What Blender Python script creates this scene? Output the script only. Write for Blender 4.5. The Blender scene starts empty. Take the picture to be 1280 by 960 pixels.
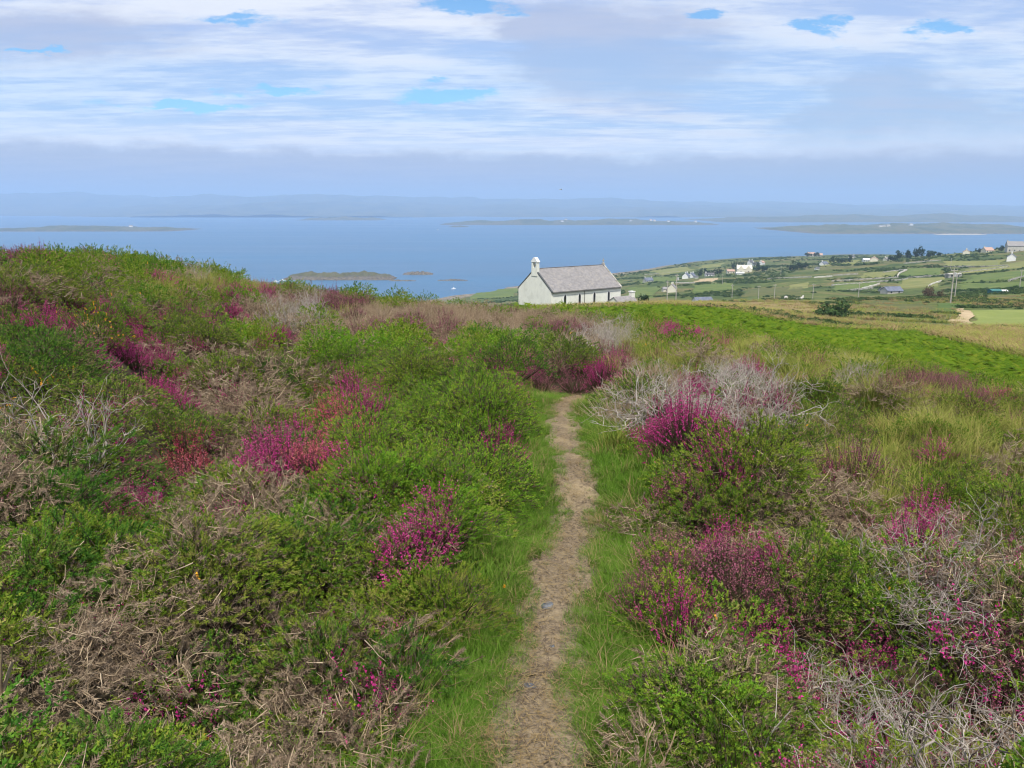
import bpy, math, random
import numpy as np
from mathutils import Vector, Matrix

random.seed(11)
RNG = np.random.default_rng(11)
SC = bpy.context.scene
COL = SC.collection
R = math.radians

# ------------------------------------------------------------------ camera
EYE = 100.0                      # metres above the sea
F = 1000.0                       # focal length in pixels of the 1280 px wide photograph
PITCH = math.atan(0.222)
cd = bpy.data.cameras.new('camera')
cam = bpy.data.objects.new('camera', cd)
COL.objects.link(cam)
cam.location = (0, 0, EYE)
cam.rotation_euler = (math.pi / 2 - PITCH, 0, 0)
cd.sensor_width = 36.0
cd.lens = 36.0 * F / 1280.0
cd.clip_start = 0.05
cd.clip_end = 60000
SC.camera = cam
CP, SP = math.cos(PITCH), math.sin(PITCH)

# ------------------------------------------------------------------ render + view
SC.render.engine = 'CYCLES'
cy = SC.cycles
cy.max_bounces = 4
cy.diffuse_bounces = 2
cy.glossy_bounces = 2
cy.transmission_bounces = 3
cy.volume_bounces = 1
cy.transparent_max_bounces = 6
cy.caustics_reflective = False
cy.caustics_refractive = False
cy.use_denoising = True
cy.use_adaptive_sampling = True
cy.adaptive_threshold = 0.02
cy.sample_clamp_indirect = 6.0
cy.pixel_filter_type = 'BLACKMAN_HARRIS'
cy.filter_width = 1.1
try:
    cy.denoiser = 'OPENIMAGEDENOISE'
    cy.denoising_input_passes = 'RGB_ALBEDO_NORMAL'
except Exception:
    pass
vs = SC.view_settings
vs.view_transform = 'Standard'
vs.look = 'None'
vs.exposure = 0.45
vs.gamma = 1.0

# ------------------------------------------------------------------ node helper
class NT:
    def __init__(s, tree):
        s.t = tree
        s.n = tree.nodes
        s.l = tree.links
    def node(s, typ, **kw):
        nd = s.n.new(typ)
        for k, v in kw.items():
            setattr(nd, k, v)
        return nd
    def put(s, sock, v):
        if isinstance(v, bpy.types.NodeSocket):
            s.l.new(v, sock)
        elif v is not None:
            if hasattr(sock.default_value, '__len__') and not isinstance(v, (tuple, list)):
                v = (v,) * len(sock.default_value)
            if hasattr(sock.default_value, '__len__') and len(sock.default_value) == 4 and len(v) == 3:
                v = tuple(v) + (1.0,)
            sock.default_value = v
    def math(s, op, a, b=None, c=None, clamp=False):
        nd = s.node('ShaderNodeMath', operation=op)
        nd.use_clamp = clamp
        s.put(nd.inputs[0], a)
        s.put(nd.inputs[1], b)
        if c is not None:
            s.put(nd.inputs[2], c)
        return nd.outputs[0]
    def mix(s, f, a, b, mode='MIX'):
        nd = s.node('ShaderNodeMix', data_type='RGBA', blend_type=mode)
        s.put(nd.inputs[0], f)
        s.put(nd.inputs[6], a)
        s.put(nd.inputs[7], b)
        return nd.outputs[2]
    def step(s, x, lo, hi):
        nd = s.node('ShaderNodeMapRange', interpolation_type='SMOOTHSTEP')
        s.put(nd.inputs[0], x)
        nd.inputs[1].default_value = lo
        nd.inputs[2].default_value = hi
        nd.inputs[3].default_value = 0
        nd.inputs[4].default_value = 1
        return nd.outputs[0]
    def vec(s, x, y, z):
        nd = s.node('ShaderNodeCombineXYZ')
        s.put(nd.inputs[0], x)
        s.put(nd.inputs[1], y)
        s.put(nd.inputs[2], z)
        return nd.outputs[0]
    def noise(s, v, scale, detail=4.0, rough=0.55, dist=0.0):
        nd = s.node('ShaderNodeTexNoise')
        if v is not None:
            s.put(nd.inputs['Vector'], v)
        nd.inputs['Scale'].default_value = scale
        nd.inputs['Detail'].default_value = detail
        nd.inputs['Roughness'].default_value = rough
        nd.inputs['Distortion'].default_value = dist
        return nd.outputs[0]
    def ramp(s, f, stops):
        nd = s.node('ShaderNodeValToRGB')
        cr = nd.color_ramp
        while len(cr.elements) < len(stops):
            cr.elements.new(0.5)
        for e, (p, c) in zip(cr.elements, stops):
            e.position = p
            e.color = tuple(c) + (1.0,)
        s.put(nd.inputs[0], f)
        return nd.outputs[0]

# ------------------------------------------------------------------ sky: Nishita + cloud sheet + fog bank
SUN_EL, SUN_AZ = R(60), R(180)   # azimuth clockwise from the view direction (+Y)
W = bpy.data.worlds.new('World')
SC.world = W
W.use_nodes = True
nt = NT(W.node_tree)
nt.n.clear()
sky = nt.node('ShaderNodeTexSky', sky_type='NISHITA')
sky.sun_disc = False
sky.sun_elevation = SUN_EL
sky.sun_rotation = SUN_AZ
sky.altitude = 100
sky.air_density = 1.0
sky.dust_density = 0.6
sky.ozone_density = 1.5
tc = nt.node('ShaderNodeTexCoord')
sep = nt.node('ShaderNodeSeparateXYZ')
nt.put(sep.inputs[0], tc.outputs['Generated'])
dx, dy, dz = sep.outputs
el = nt.math('MAXIMUM', dz, 0.0)
den = nt.math('ADD', el, 0.055)
cx = nt.math('DIVIDE', dx, den)
cyy = nt.math('DIVIDE', dy, den)
P1 = nt.vec(nt.math('MULTIPLY', cx, 0.42), nt.math('MULTIPLY', cyy, 0.95), 3.1)
P2 = nt.vec(nt.math('MULTIPLY', cx, 0.30), nt.math('MULTIPLY', cyy, 0.42), 7.7)
n_fine = nt.noise(P1, 2.3, 7, 0.6)
n_big = nt.noise(P2, 0.75, 2, 0.5)
n_mid = n_fine
# openings and grey puffs sit at chosen azimuth/elevation (tan units), edges broken by the noise
ahead = nt.step(dy, 0.05, 0.25)
sdy = nt.math('MAXIMUM', dy, 0.05)
uu = nt.math('DIVIDE', dx, sdy)
vv = nt.math('DIVIDE', dz, sdy)
wn_ = nt.node('ShaderNodeTexNoise')
nt.put(wn_.inputs['Vector'], nt.vec(nt.math('MULTIPLY', uu, 14.0), nt.math('MULTIPLY', vv, 46.0), 5.2))
wn_.inputs['Scale'].default_value = 1.0
wn_.inputs['Detail'].default_value = 5.0
wn_.inputs['Roughness'].default_value = 0.62
wsep = nt.node('ShaderNodeSeparateColor')
nt.l.new(wn_.outputs['Color'], wsep.inputs[0])
uu = nt.math('ADD', uu, nt.math('MULTIPLY', nt.math('SUBTRACT', wsep.outputs[0], 0.5), 0.17))
vv = nt.math('ADD', vv, nt.math('MULTIPLY', nt.math('SUBTRACT', wsep.outputs[1], 0.5), 0.045))
n_rag = wsep.outputs[2]
wob = nt.math('MULTIPLY', nt.math('SUBTRACT', n_fine, 0.5), 0.9)
def blob(px, py, rx, ry, tilt=0.0):
    a = (px - 640) / F
    v = (480 - py) / F
    ry_ = (CP + SP * v)
    u0, v0 = a / ry_, (-SP + CP * v) / ry_
    du = nt.math('DIVIDE', nt.math('SUBTRACT', uu, u0), rx / F)
    dv = nt.math('DIVIDE', nt.math('SUBTRACT', vv, v0), ry / F)
    if tilt:
        dv = nt.math('ADD', dv, nt.math('MULTIPLY', du, tilt))
    q = nt.math('ADD', nt.math('MULTIPLY', du, du), nt.math('MULTIPLY', dv, dv))
    return nt.math('MULTIPLY', nt.math('EXPONENT', nt.math('MULTIPLY', q, -1.0)), ahead)
def total(bl):
    s_ = bl[0]
    for b_ in bl[1:]:
        s_ = nt.math('ADD', s_, b_)
    return s_
HOLES = [(335, 113, 60, 7), (560, 116, 75, 11), (1040, 33, 22, 14), (1170, 35, 42, 9), (872, 22, 30, 7), (590, 8, 60, 10),
         (230, 133, 90, 6), (300, 25, 60, 8), (40, 64, 40, 4)]
GREY = [(1095, 130, 55, 45), (1200, 205, 170, 60), (800, 75, 120, 60), (690, 45, 70, 40), (60, 45, 160, 30), (1130, 180, 130, 70)]
hole = total([blob(*h) for h in HOLES])
hole = nt.step(nt.math('MULTIPLY', hole, nt.math('MULTIPLY_ADD', nt.math('SUBTRACT', n_rag, 0.5), 3.0, 0.8)), 0.16, 0.62)
thin = nt.step(nt.math('ADD', n_big, nt.math('MULTIPLY', n_mid, 0.6)), 0.58, 1.02)
cover = nt.math('MULTIPLY', nt.math('MULTIPLY_ADD', thin, 0.35, 0.65), nt.math('SUBTRACT', 1.0, nt.math('MULTIPLY', hole, 0.93)))
grey = total([blob(*g) for g in GREY])
grey = nt.step(nt.math('ADD', grey, wob), 0.15, 0.85)
K = 8.1                          # the Background strength is 0.1
white = tuple(c * K for c in (0.80, 0.84, 0.93))
mauve = tuple(c * K for c in (0.47, 0.56, 0.82))
gcol = tuple(c * K for c in (0.45, 0.50, 0.685))
n_hi = nt.noise(P1, 9.0, 4, 0.6)
streak = nt.step(nt.math('ADD', n_fine, nt.math('MULTIPLY', nt.math('SUBTRACT', n_hi, 0.5), 0.5)), 0.34, 0.66)
ccol = nt.mix(streak, mauve, white)
ccol = nt.mix(nt.math('MULTIPLY', grey, 0.85), ccol, gcol)
blue = nt.mix(1.0, sky.outputs[0], (0.62, 1.0, 1.25), 'MULTIPLY')
sk = nt.mix(cover, blue, ccol)
# low fog bank all round the horizon with a ragged upper edge
edge_n = nt.noise(nt.vec(nt.math('MULTIPLY', dx, 8.0), nt.math('MULTIPLY', dy, 8.0), nt.math('MULTIPLY', dz, 20.0)), 2.2, 5, 0.62)
elb = nt.math('ADD', dz, nt.math('MULTIPLY', nt.math('SUBTRACT', edge_n, 0.5), 0.034))
elb = nt.math('ADD', elb, nt.math('MULTIPLY', dx, 0.012))
puff = nt.math('MULTIPLY', nt.step(elb, 0.098, 0.066), nt.step(elb, 0.048, 0.06))
sk = nt.mix(nt.math('MULTIPLY', puff, 0.55), sk, tuple(c * K for c in (0.80, 0.86, 0.97)))
bank = nt.step(elb, 0.0710, 0.0510)
bank_c = nt.mix(nt.step(dz, 0.0, 0.06), tuple(c * K for c in (0.33, 0.405, 0.56)), tuple(c * K for c in (0.435, 0.485, 0.625)))
sk = nt.mix(nt.math('MULTIPLY', bank, 0.86), sk, bank_c)
bg = nt.node('ShaderNodeBackground')
nt.put(bg.inputs[0], sk)
bg.inputs[1].default_value = 0.1
wo = nt.node('ShaderNodeOutputWorld')
nt.l.new(bg.outputs[0], wo.inputs[0])
W.cycles.sampling_method = 'NONE'     # an even cloudy sky: found by the bounces themselves

# ------------------------------------------------------------------ sun behind thin cloud
ld = bpy.data.lights.new('sun', 'SUN')
ld.energy = 4.8
ld.angle = R(5)
ld.color = (1.0, 0.95, 0.86)
sun = bpy.data.objects.new('sun', ld)
COL.objects.link(sun)
sdir = Vector((math.sin(SUN_AZ) * math.cos(SUN_EL), math.cos(SUN_AZ) * math.cos(SUN_EL), math.sin(SUN_EL)))
sun.rotation_euler = sdir.to_track_quat('Z', 'Y').to_euler()
sun.location = (0, 0, 400)

# ------------------------------------------------------------------ picture <-> place
def ray(px, py):
    v = (480 - py) / F
    return (px - 640) / F, CP + SP * v, -SP + CP * v
def at(px, py, Y):
    r = ray(px, py)
    s = Y / r[1]
    return r[0] * s, Y, EYE + r[2] * s
def proj(X, Y, Z):
    z = Z - EYE
    d = np.maximum(Y * CP - z * SP, 0.05)
    return 640 + F * X / d, 480 - F * (Y * SP + z * CP) / d, d

# ------------------------------------------------------------------ terrain height: thin-plate spline through surveyed spots
CTRL = []
def c_(px, py, Y, veg=0.0):
    x, y, z = at(px, py, Y)
    CTRL.append((x, y, z - EYE - veg))
def w_(u, Y, z):
    CTRL.append((u * Y, Y, z))
for a in [(675, 960, 2.05), (700, 760, 3.08), (730, 620, 4.7), (700, 515, 7.3),
          (640, 450, 9, .4), (640, 400, 15, .4), (500, 368, 22, .4), (700, 383, 24, .4),
          (0, 305, 13, .4), (170, 318, 16, .4), (330, 350, 20, .4), (430, 362, 21, .4),
          (0, 450, 6, .45), (0, 600, 3.2, .5), (0, 960, 1.6, .4), (250, 400, 11, .4), (250, 600, 3.6, .45), (300, 960, 1.75, .45), (480, 640, 3.2, .45), (540, 500, 6.3, .4),
          (1280, 960, 1.7, .45), (1000, 700, 3.0, .4), (1000, 960, 1.85, .4), (1280, 600, 5, .35), (900, 520, 6.5, .35), (1280, 500, 11, .25), (1000, 430, 18, .35), (800, 400, 22, .35),
          (900, 410, 35, .7), (900, 389, 70, .7), (890, 382, 110), (880, 377, 400), (845, 382, 250), (930, 341, 880), (860, 348, 800), (900, 325, 1450),
          (1043, 393, 150), (1000, 403, 85, .7), (1117, 367, 450), (1090, 327, 850), (1010, 320, 1480), (1130, 323, 1100), (1100, 380, 220), (1016, 375, 330), (968, 375, 330), (1020, 345, 620), (1120, 345, 560),
          (1280, 475, 28, .7), (1280, 442, 45, .7), (1240, 412, 100), (1240, 398, 165), (1240, 386, 190), (1189, 381, 200), (1249, 367, 300), (1262, 326, 640), (1265, 314, 760), (1280, 345, 450), (1280, 307, 800), (1200, 316, 850),
          (650, 358, 1025), (780, 341, 1220)]:
    c_(*a)
for a in [(-.6, 30, -3.6), (-.6, 60, -9), (-.6, 150, -25), (-.6, 300, -50), (-.6, 700, -106), (-.6, 1600, -116),
          (0, 40, -6.0), (0, 75, -10.6), (0, 130, -16.2), (0.08, 190, -24.3), (0, 300, -38), (0, 600, -72), (0, 900, -96), (0, 1200, -106), (0, 1700, -116),
          (-.2, 40, -5.5), (-.2, 100, -14), (-.2, 300, -42), (-.2, 600, -80), (-.2, 880, -104), (-.2, 1700, -116),
          (.25, 1800, -116), (.14, 1500, -112), (.45, 1500, -88), (.5, 2000, -116), (.64, 1150, -75), (.64, 1700, -116), (.37, 1900, -114),
          (1.1, 10, -3.3), (1.1, 50, -9), (1.1, 200, -22), (1.1, 500, -35), (1.1, 900, -45), (1.1, 1700, -116),
          (-1.1, 3, -1.5), (-1.1, 10, -1.1), (-1.1, 30, -4), (-1.1, 100, -20), (-1.1, 400, -70), (-1.1, 900, -112)]:
    w_(*a)
for x, y, z in [(0, 0, -1.6), (6, -4, -1.7), (-6, -4, -1.5), (0, -5, -1.5), (9, 2, -2.0), (-9, 3, -1.4)]:
    CTRL.append((x, y, z))
CTRL = np.array(CTRL)
def _uv(X, Y):
    Yc = np.maximum(Y, 0.0)
    return np.stack([3.0 * X / (Yc + 4.0), np.log(Yc + 2.0)], -1)
_C = _uv(CTRL[:, 0], CTRL[:, 1])
def _k(d2):
    return 0.5 * d2 * np.log(d2 + 1e-9)
_n = len(_C)
_A = np.zeros((_n + 3, _n + 3))
_A[:_n, :_n] = _k(((_C[:, None] - _C[None]) ** 2).sum(-1)) + np.eye(_n) * 2e-3
_A[:_n, _n] = 1
_A[:_n, _n + 1:] = _C
_A[_n:, :_n] = _A[:_n, _n:].T
_w = np.linalg.solve(_A, np.concatenate([np.log(-CTRL[:, 2]), np.zeros(3)]))
def zf(X, Y):
    X = np.asarray(X, float)
    Y = np.asarray(Y, float)
    sh = np.broadcast(X, Y).shape
    X, Y = np.broadcast_to(X, sh).ravel(), np.broadcast_to(Y, sh).ravel()
    out = np.empty(len(X))
    for i in range(0, len(X), 20000):
        q = _uv(X[i:i + 20000], Y[i:i + 20000])
        q[:, 0] = np.clip(q[:, 0], -3.6, 3.6)
        d2 = ((q[:, None] - _C[None]) ** 2).sum(-1)
        out[i:i + 20000] = _k(d2) @ _w[:_n] + _w[_n] + q @ _w[_n + 1:]
    z = -np.exp(out)
    nz = 0.045 * np.sin(X * 2.1 + 1.3 * np.sin(Y * 1.7)) * np.sin(Y * 2.6 + 0.9 * np.sin(X * 1.4 + 2)) * np.clip(Y / 3, 0, 1)
    nz += np.clip((Y - 60) / 200, 0, 1) * (1.1 * np.sin(X * .021 + 1.7 * np.sin(Y * .013)) * np.sin(Y * .027 + np.sin(X * .017)))
    return (EYE + z + nz).reshape(sh)
def ground_at(px, py, veg=0.0, y0=1.3, y1=1700.0):
    Y = np.geomspace(y0, y1, 1400)
    r = ray(px, py)
    X = r[0] / r[1] * Y
    Z = EYE + r[2] / r[1] * Y
    hit = np.nonzero(Z < zf(X, Y) + veg)[0]
    if not len(hit):
        return None
    i = hit[0]
    return float(X[i]), float(Y[i]), float(zf(X[i:i + 1], Y[i:i + 1])[0])

# ------------------------------------------------------------------ the path
PATH_PX = [(668, 1100), (673, 960), (680, 860), (693, 760), (709, 690), (722, 630), (716, 580), (704, 540), (703, 513), (712, 502), (722, 496)]
PATH = []
for p in PATH_PX:
    q = ground_at(*p, y0=.9)
    PATH.append((q[0], q[1]))
PATH = [(PATH[0][0] - .05, -9.0)] + PATH
PATH = np.array(PATH)
# smooth: Catmull-Rom resample
def crom(P, n):
    out = []
    Q = np.concatenate([[2 * P[0] - P[1]], P, [2 * P[-1] - P[-2]]])
    for i in range(1, len(Q) - 2):
        for t in np.linspace(0, 1, n, endpoint=False):
            a, b, c, d = Q[i - 1], Q[i], Q[i + 1], Q[i + 2]
            out.append(.5 * ((2 * b) + (c - a) * t + (2 * a - 5 * b + 4 * c - d) * t * t + (3 * b - a - 3 * c + d) * t ** 3))
    return np.array(out + [P[-1]])
PC = crom(PATH, 14)
def path_d(X, Y):
    """signed distance to the path's middle (negative on its west side)"""
    X, Y = np.atleast_1d(X), np.atleast_1d(Y)
    a, b = PC[:-1], PC[1:]
    ab = b - a
    l2 = (ab ** 2).sum(1)
    P = np.stack([X, Y], -1)
    t = np.clip(((P[:, None] - a[None]) * ab[None]).sum(-1) / l2[None], 0, 1)
    c = a[None] + t[..., None] * ab[None]
    d = np.linalg.norm(P[:, None] - c, axis=-1)
    i = d.argmin(1)
    k = np.arange(len(X))
    cr = ab[i, 0] * (P[:, 1] - a[i, 1]) - ab[i, 1] * (P[:, 0] - a[i, 0])
    return d[k, i] * -np.sign(cr)

# hummocks under the bushes, flattened along the path
zf_smooth = zf
def _wave(X, Y, L, sd):
    r_ = np.random.default_rng(sd)
    o_ = 0
    for _ in range(5):
        th, ph, k_ = r_.uniform(0, 6.28), r_.uniform(0, 6.28), 6.2832 / L * r_.uniform(.75, 1.3)
        o_ = o_ + np.sin(k_ * (X * math.cos(th) + Y * math.sin(th)) + ph + 1.1 * np.sin(k_ * .6 * (Y * math.cos(th) - X * math.sin(th)) + 2 * ph))
    return o_ / 5 * 1.9
def zf(X, Y):
    X, Y = np.broadcast_arrays(np.asarray(X, float), np.asarray(Y, float))
    sh = X.shape
    X, Y = X.ravel(), Y.ravel()
    z = zf_smooth(X, Y)
    k_ = np.nonzero(Y < 42)[0]
    if len(k_):
        x, y = X[k_], Y[k_]
        m_ = np.clip((15 - y) / 6, .12, 1) * np.clip((42 - y) / 14, 0, 1)
        n_ = y < 11
        pd_ = np.full(len(k_), 9.0)
        if n_.any():
            pd_[n_] = np.abs(path_d(x[n_], y[n_]))
        e_ = np.clip((pd_ - .34) / .36, 0, 1)
        e_ = e_ * e_ * (3 - 2 * e_)
        h = .15 * _wave(x, y, 1.9, 3) + .10 * _wave(x, y, .85, 4)
        bankup = .16 * np.exp(-((pd_ - .75) / .45) ** 2)
        z[k_] += m_ * e_ * (h + bankup)
    return z.reshape(sh)

# ------------------------------------------------------------------ mesh + object helpers
def mesh(name, V, Fc, mats, MI=None, tint=None, smooth=False):
    me = bpy.data.meshes.new(name)
    V = np.asarray(V, np.float32)
    if isinstance(Fc, np.ndarray):
        k = Fc.shape[1]
        nf = len(Fc)
        me.vertices.add(len(V))
        me.vertices.foreach_set('co', V.ravel())
        me.loops.add(nf * k)
        me.loops.foreach_set('vertex_index', Fc.astype(np.int32).ravel())
        me.polygons.add(nf)
        me.polygons.foreach_set('loop_start', np.arange(0, nf * k, k, dtype=np.int32))
        me.polygons.foreach_set('loop_total', np.full(nf, k, np.int32))
    else:
        me.from_pydata([tuple(v) for v in V], [], Fc)
    for m in (mats if isinstance(mats, (list, tuple)) else [mats]):
        me.materials.append(m)
    if MI is not None:
        me.polygons.foreach_set('material_index', np.asarray(MI, np.int32))
    if tint is not None:
        a = me.color_attributes.new('tint', 'FLOAT_COLOR', 'POINT')
        a.data.foreach_set('color', np.asarray(tint, np.float32).ravel())
    me.update(calc_edges=True)
    if smooth:
        me.polygons.foreach_set('use_smooth', np.ones(len(me.polygons), bool))
    return me
def obj(name, data, parent=None, label=None, cat=None, group=None, kind=None):
    o = bpy.data.objects.new(name, data)
    COL.objects.link(o)
    if parent is not None:
        o.parent = parent
    for k, v in (('label', label), ('category', cat), ('group', group), ('kind', kind)):
        if v:
            o[k] = v
    return o
class MB:
    """collects boxes and prisms; build() links them as one mesh"""
    def __init__(s):
        s.v, s.f = [], []
    def add(s, v, f):
        b = len(s.v)
        s.v += [tuple(p) for p in v]
        s.f += [tuple(i + b for i in q) for q in f]
        return s
    def box(s, x0, x1, y0, y1, z0, z1):
        v = [(x0, y0, z0), (x1, y0, z0), (x1, y1, z0), (x0, y1, z0), (x0, y0, z1), (x1, y0, z1), (x1, y1, z1), (x0, y1, z1)]
        return s.add(v, [(3, 2, 1, 0), (4, 5, 6, 7), (0, 1, 5, 4), (1, 2, 6, 5), (2, 3, 7, 6), (3, 0, 4, 7)])
    def prism(s, prof, axis, a0, a1):
        """prof: 2-D outline; axis 'x' extrudes along x (prof = y,z), 'y' along y (prof = x,z)"""
        n = len(prof)
        mk = (lambda a, p: (a, p[0], p[1])) if axis == 'x' else (lambda a, p: (p[0], a, p[1]))
        v = [mk(a0, p) for p in prof] + [mk(a1, p) for p in prof]
        f = [tuple(range(n)), tuple(range(2 * n - 1, n - 1, -1))] + [(i, i + n, (i + 1) % n + n, (i + 1) % n) for i in range(n)]
        return s.add(v, f)
    def tube(s, p, q, r0, r1, n=8):
        p, q = Vector(p), Vector(q)
        d = (q - p).normalized()
        a = d.orthogonal().normalized()
        b = d.cross(a)
        v = []
        for c, r in ((p, r0), (q, r1)):
            for i in range(n):
                t = 2 * math.pi * i / n
                v.append(c + (a * math.cos(t) + b * math.sin(t)) * r)
        f = [(i, (i + 1) % n, (i + 1) % n + n, i + n) for i in range(n)] + [tuple(range(n - 1, -1, -1)), tuple(range(n, 2 * n))]
        return s.add(v, f)
    def build(s, name, mat, parent=None, **kw):
        me = mesh(name, s.v, s.f, mat)
        return obj(name, me, parent, **kw)
def empty(name, loc, rz=0.0, **kw):
    o = obj(name, None, **kw)
    o.location = loc
    o.rotation_euler = (0, 0, rz)
    o.empty_display_size = 0.3
    return o

# ------------------------------------------------------------------ materials
def new_mat(name):
    m = bpy.data.materials.new(name)
    m.use_nodes = True
    t = NT(m.node_tree)
    t.n.clear()
    return m, t
def finish(t, shader, disp=None):
    o = t.node('ShaderNodeOutputMaterial')
    t.l.new(shader, o.inputs[0])
def leafmat(name, cols, trans=0.25, wr=0.35, noise_w=0.3, rough=0.7):
    """plant colour: a ramp picked by the plant, the shoot and slow drift over the ground"""
    m, t = new_mat(name)
    oi = t.node('ShaderNodeObjectInfo')
    at_ = t.node('ShaderNodeAttribute', attribute_name='tint')
    sp = t.node('ShaderNodeSeparateColor')
    t.put(sp.inputs[0], at_.outputs['Color'])
    ge = t.node('ShaderNodeNewGeometry')
    nz = t.noise(ge.outputs['Position'], 0.9, 2)
    f = t.math('ADD', t.math('MULTIPLY', oi.outputs['Random'], wr), t.math('MULTIPLY', sp.outputs[0], 1.0 - wr))
    f = t.math('ADD', f, t.math('MULTIPLY', t.math('SUBTRACT', nz, 0.5), noise_w * 2.2), clamp=True)
    n = len(cols)
    c = t.ramp(f, [(i / (n - 1), k) for i, k in enumerate(cols)])
    d = t.node('ShaderNodeBsdfDiffuse')
    t.put(d.inputs['Color'], c)
    if trans:
        tr = t.node('ShaderNodeBsdfTranslucent')
        t.put(tr.inputs[0], c)
        mx = t.node('ShaderNodeMixShader')
        mx.inputs[0].default_value = trans
        t.l.new(d.outputs[0], mx.inputs[1])
        t.l.new(tr.outputs[0], mx.inputs[2])
        finish(t, mx.outputs[0])
    else:
        finish(t, d.outputs[0])
    return m
def flatmat(name, ca, cb, scale=3.0, rough=0.8, detail=5, stretch=(1, 1, 1), lo=0.35, hi=0.65, bump=0.0, spec=0.3, cc=None, ccs=0.3):
    m, t = new_mat(name)
    ge = t.node('ShaderNodeTexCoord')
    mp = t.node('ShaderNodeMapping')
    t.l.new(ge.outputs['Object'], mp.inputs[0])
    mp.inputs['Scale'].default_value = stretch
    n = t.noise(mp.outputs[0], scale, detail, 0.6)
    c = t.mix(t.step(n, lo, hi), ca, cb)
    if cc is not None:
        n2 = t.noise(mp.outputs[0], scale * ccs, 3, 0.6)
        c = t.mix(t.step(n2, 0.5, 0.66), c, cc)
    d = t.node('ShaderNodeBsdfPrincipled')
    t.put(d.inputs['Base Color'], c)
    d.inputs['Roughness'].default_value = rough
    d.inputs['Specular IOR Level'].default_value = spec
    if bump:
        b = t.node('ShaderNodeBump')
        b.inputs['Strength'].default_value = 1.0
        b.inputs['Distance'].default_value = bump
        t.put(b.inputs['Height'], n)
        t.l.new(b.outputs[0], d.inputs['Normal'])
    finish(t, d.outputs[0])
    return m

M = {}
M['gorse'] = leafmat('gorse_green', [(0.041, 0.092, 0.014), (0.070, 0.146, 0.016), (0.111, 0.203, 0.021), (0.187, 0.246, 0.028), (0.232, 0.210, 0.087)], trans=.15, wr=.25, noise_w=.2)
M['gorse_dark'] = leafmat('gorse_deep_green', [(0.030, 0.083, 0.016), (0.049, 0.131, 0.020), (0.073, 0.176, 0.021), (0.122, 0.223, 0.025), (0.215, 0.196, 0.081)], trans=.15, wr=.25, noise_w=.2)
M['gorse_bright'] = leafmat('gorse_fresh_green', [(0.065, 0.146, 0.015), (0.094, 0.211, 0.020), (0.139, 0.268, 0.023), (0.195, 0.305, 0.028), (0.244, 0.299, 0.038)], wr=.3)
M['gorse_yellow'] = leafmat('gorse_yellow_green', [(0.060, 0.121, 0.014), (0.101, 0.179, 0.018), (0.150, 0.222, 0.022), (0.193, 0.233, 0.031), (0.250, 0.222, 0.072)], trans=.15, wr=.25, noise_w=.2)
M['gorse_dead'] = leafmat('dead_gorse_tan', [(0.090, 0.061, 0.043), (0.156, 0.116, 0.078), (0.242, 0.179, 0.124), (0.326, 0.249, 0.176)], trans=.1)
M['litter_dead'] = leafmat('dead_heath_tan', [(0.135, 0.095, 0.062), (0.230, 0.165, 0.107), (0.338, 0.251, 0.163), (0.230, 0.158, 0.130)], trans=.1)
M['twig_dark'] = leafmat('twig_brown', [(.045, .032, .024), (.085, .062, .046), (.14, .105, .075)], trans=0)
M['twig_grey'] = leafmat('bleached_twig', [(0.153, 0.122, 0.099), (0.261, 0.221, 0.184), (0.360, 0.320, 0.279), (0.423, 0.387, 0.342)], trans=0)
M['branch_tan'] = leafmat('bare_branch', [(.20, .14, .085), (.33, .25, .16), (.42, .34, .24)], trans=0)
M['heather_leaf'] = leafmat('heather_leaf', [(0.045, 0.059, 0.026), (0.068, 0.098, 0.031), (0.098, 0.119, 0.042), (0.135, 0.084, 0.052)], trans=.15)
M['heather_stem'] = leafmat('heather_stem', [(.05, .034, .026), (.10, .066, .048)], trans=0)
M['bell'] = leafmat('bell_magenta', [(0.260, 0.022, 0.098), (0.402, 0.034, 0.175), (0.519, 0.053, 0.239), (0.596, 0.106, 0.291)], trans=.3, noise_w=.2)
M['bell_dull'] = leafmat('bell_dusky', [(0.147, 0.059, 0.073), (0.242, 0.080, 0.118), (0.354, 0.115, 0.172), (0.295, 0.171, 0.133)], trans=.25)
M['bell_red'] = leafmat('bell_rose', [(0.336, 0.037, 0.078), (0.466, 0.067, 0.123), (0.569, 0.122, 0.168), (0.595, 0.208, 0.181)], trans=.3, noise_w=.2)
M['gold'] = leafmat('gorse_flower', [(.55, .26, .02), (.66, .36, .03), (.70, .33, .07)], trans=.2)
M['grass'] = leafmat('path_grass', [(0.066, 0.146, 0.017), (0.099, 0.207, 0.023), (0.138, 0.244, 0.032), (0.209, 0.244, 0.063)], trans=.35)
M['grass_long'] = leafmat('moor_grass', [(0.127, 0.174, 0.026), (0.186, 0.229, 0.039), (0.259, 0.265, 0.066), (0.385, 0.299, 0.121)], trans=.35)
M['straw'] = leafmat('straw', [(0.154, 0.104, 0.048), (0.230, 0.165, 0.079), (0.288, 0.219, 0.112)], trans=.1)
M['bracken'] = leafmat('bracken_green', [(0.057, 0.110, 0.010), (0.083, 0.154, 0.012), (0.119, 0.189, 0.015), (0.177, 0.211, 0.022)], trans=.35, wr=.4)
M['scrub'] = leafmat('scrub_green', [(0.027, 0.049, 0.019), (0.045, 0.080, 0.026), (0.069, 0.109, 0.033), (0.120, 0.123, 0.053)], trans=.15, wr=.6)
M['tree'] = leafmat('tree_leaf', [(.014, .028, .012), (.024, .043, .016), (.038, .06, .02)], trans=.2, wr=.5)
M['brown_bush'] = leafmat('brown_bush_leaf', [(.055, .038, .026), (.085, .06, .036), (.10, .085, .045)], trans=.1, wr=.3)

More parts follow.
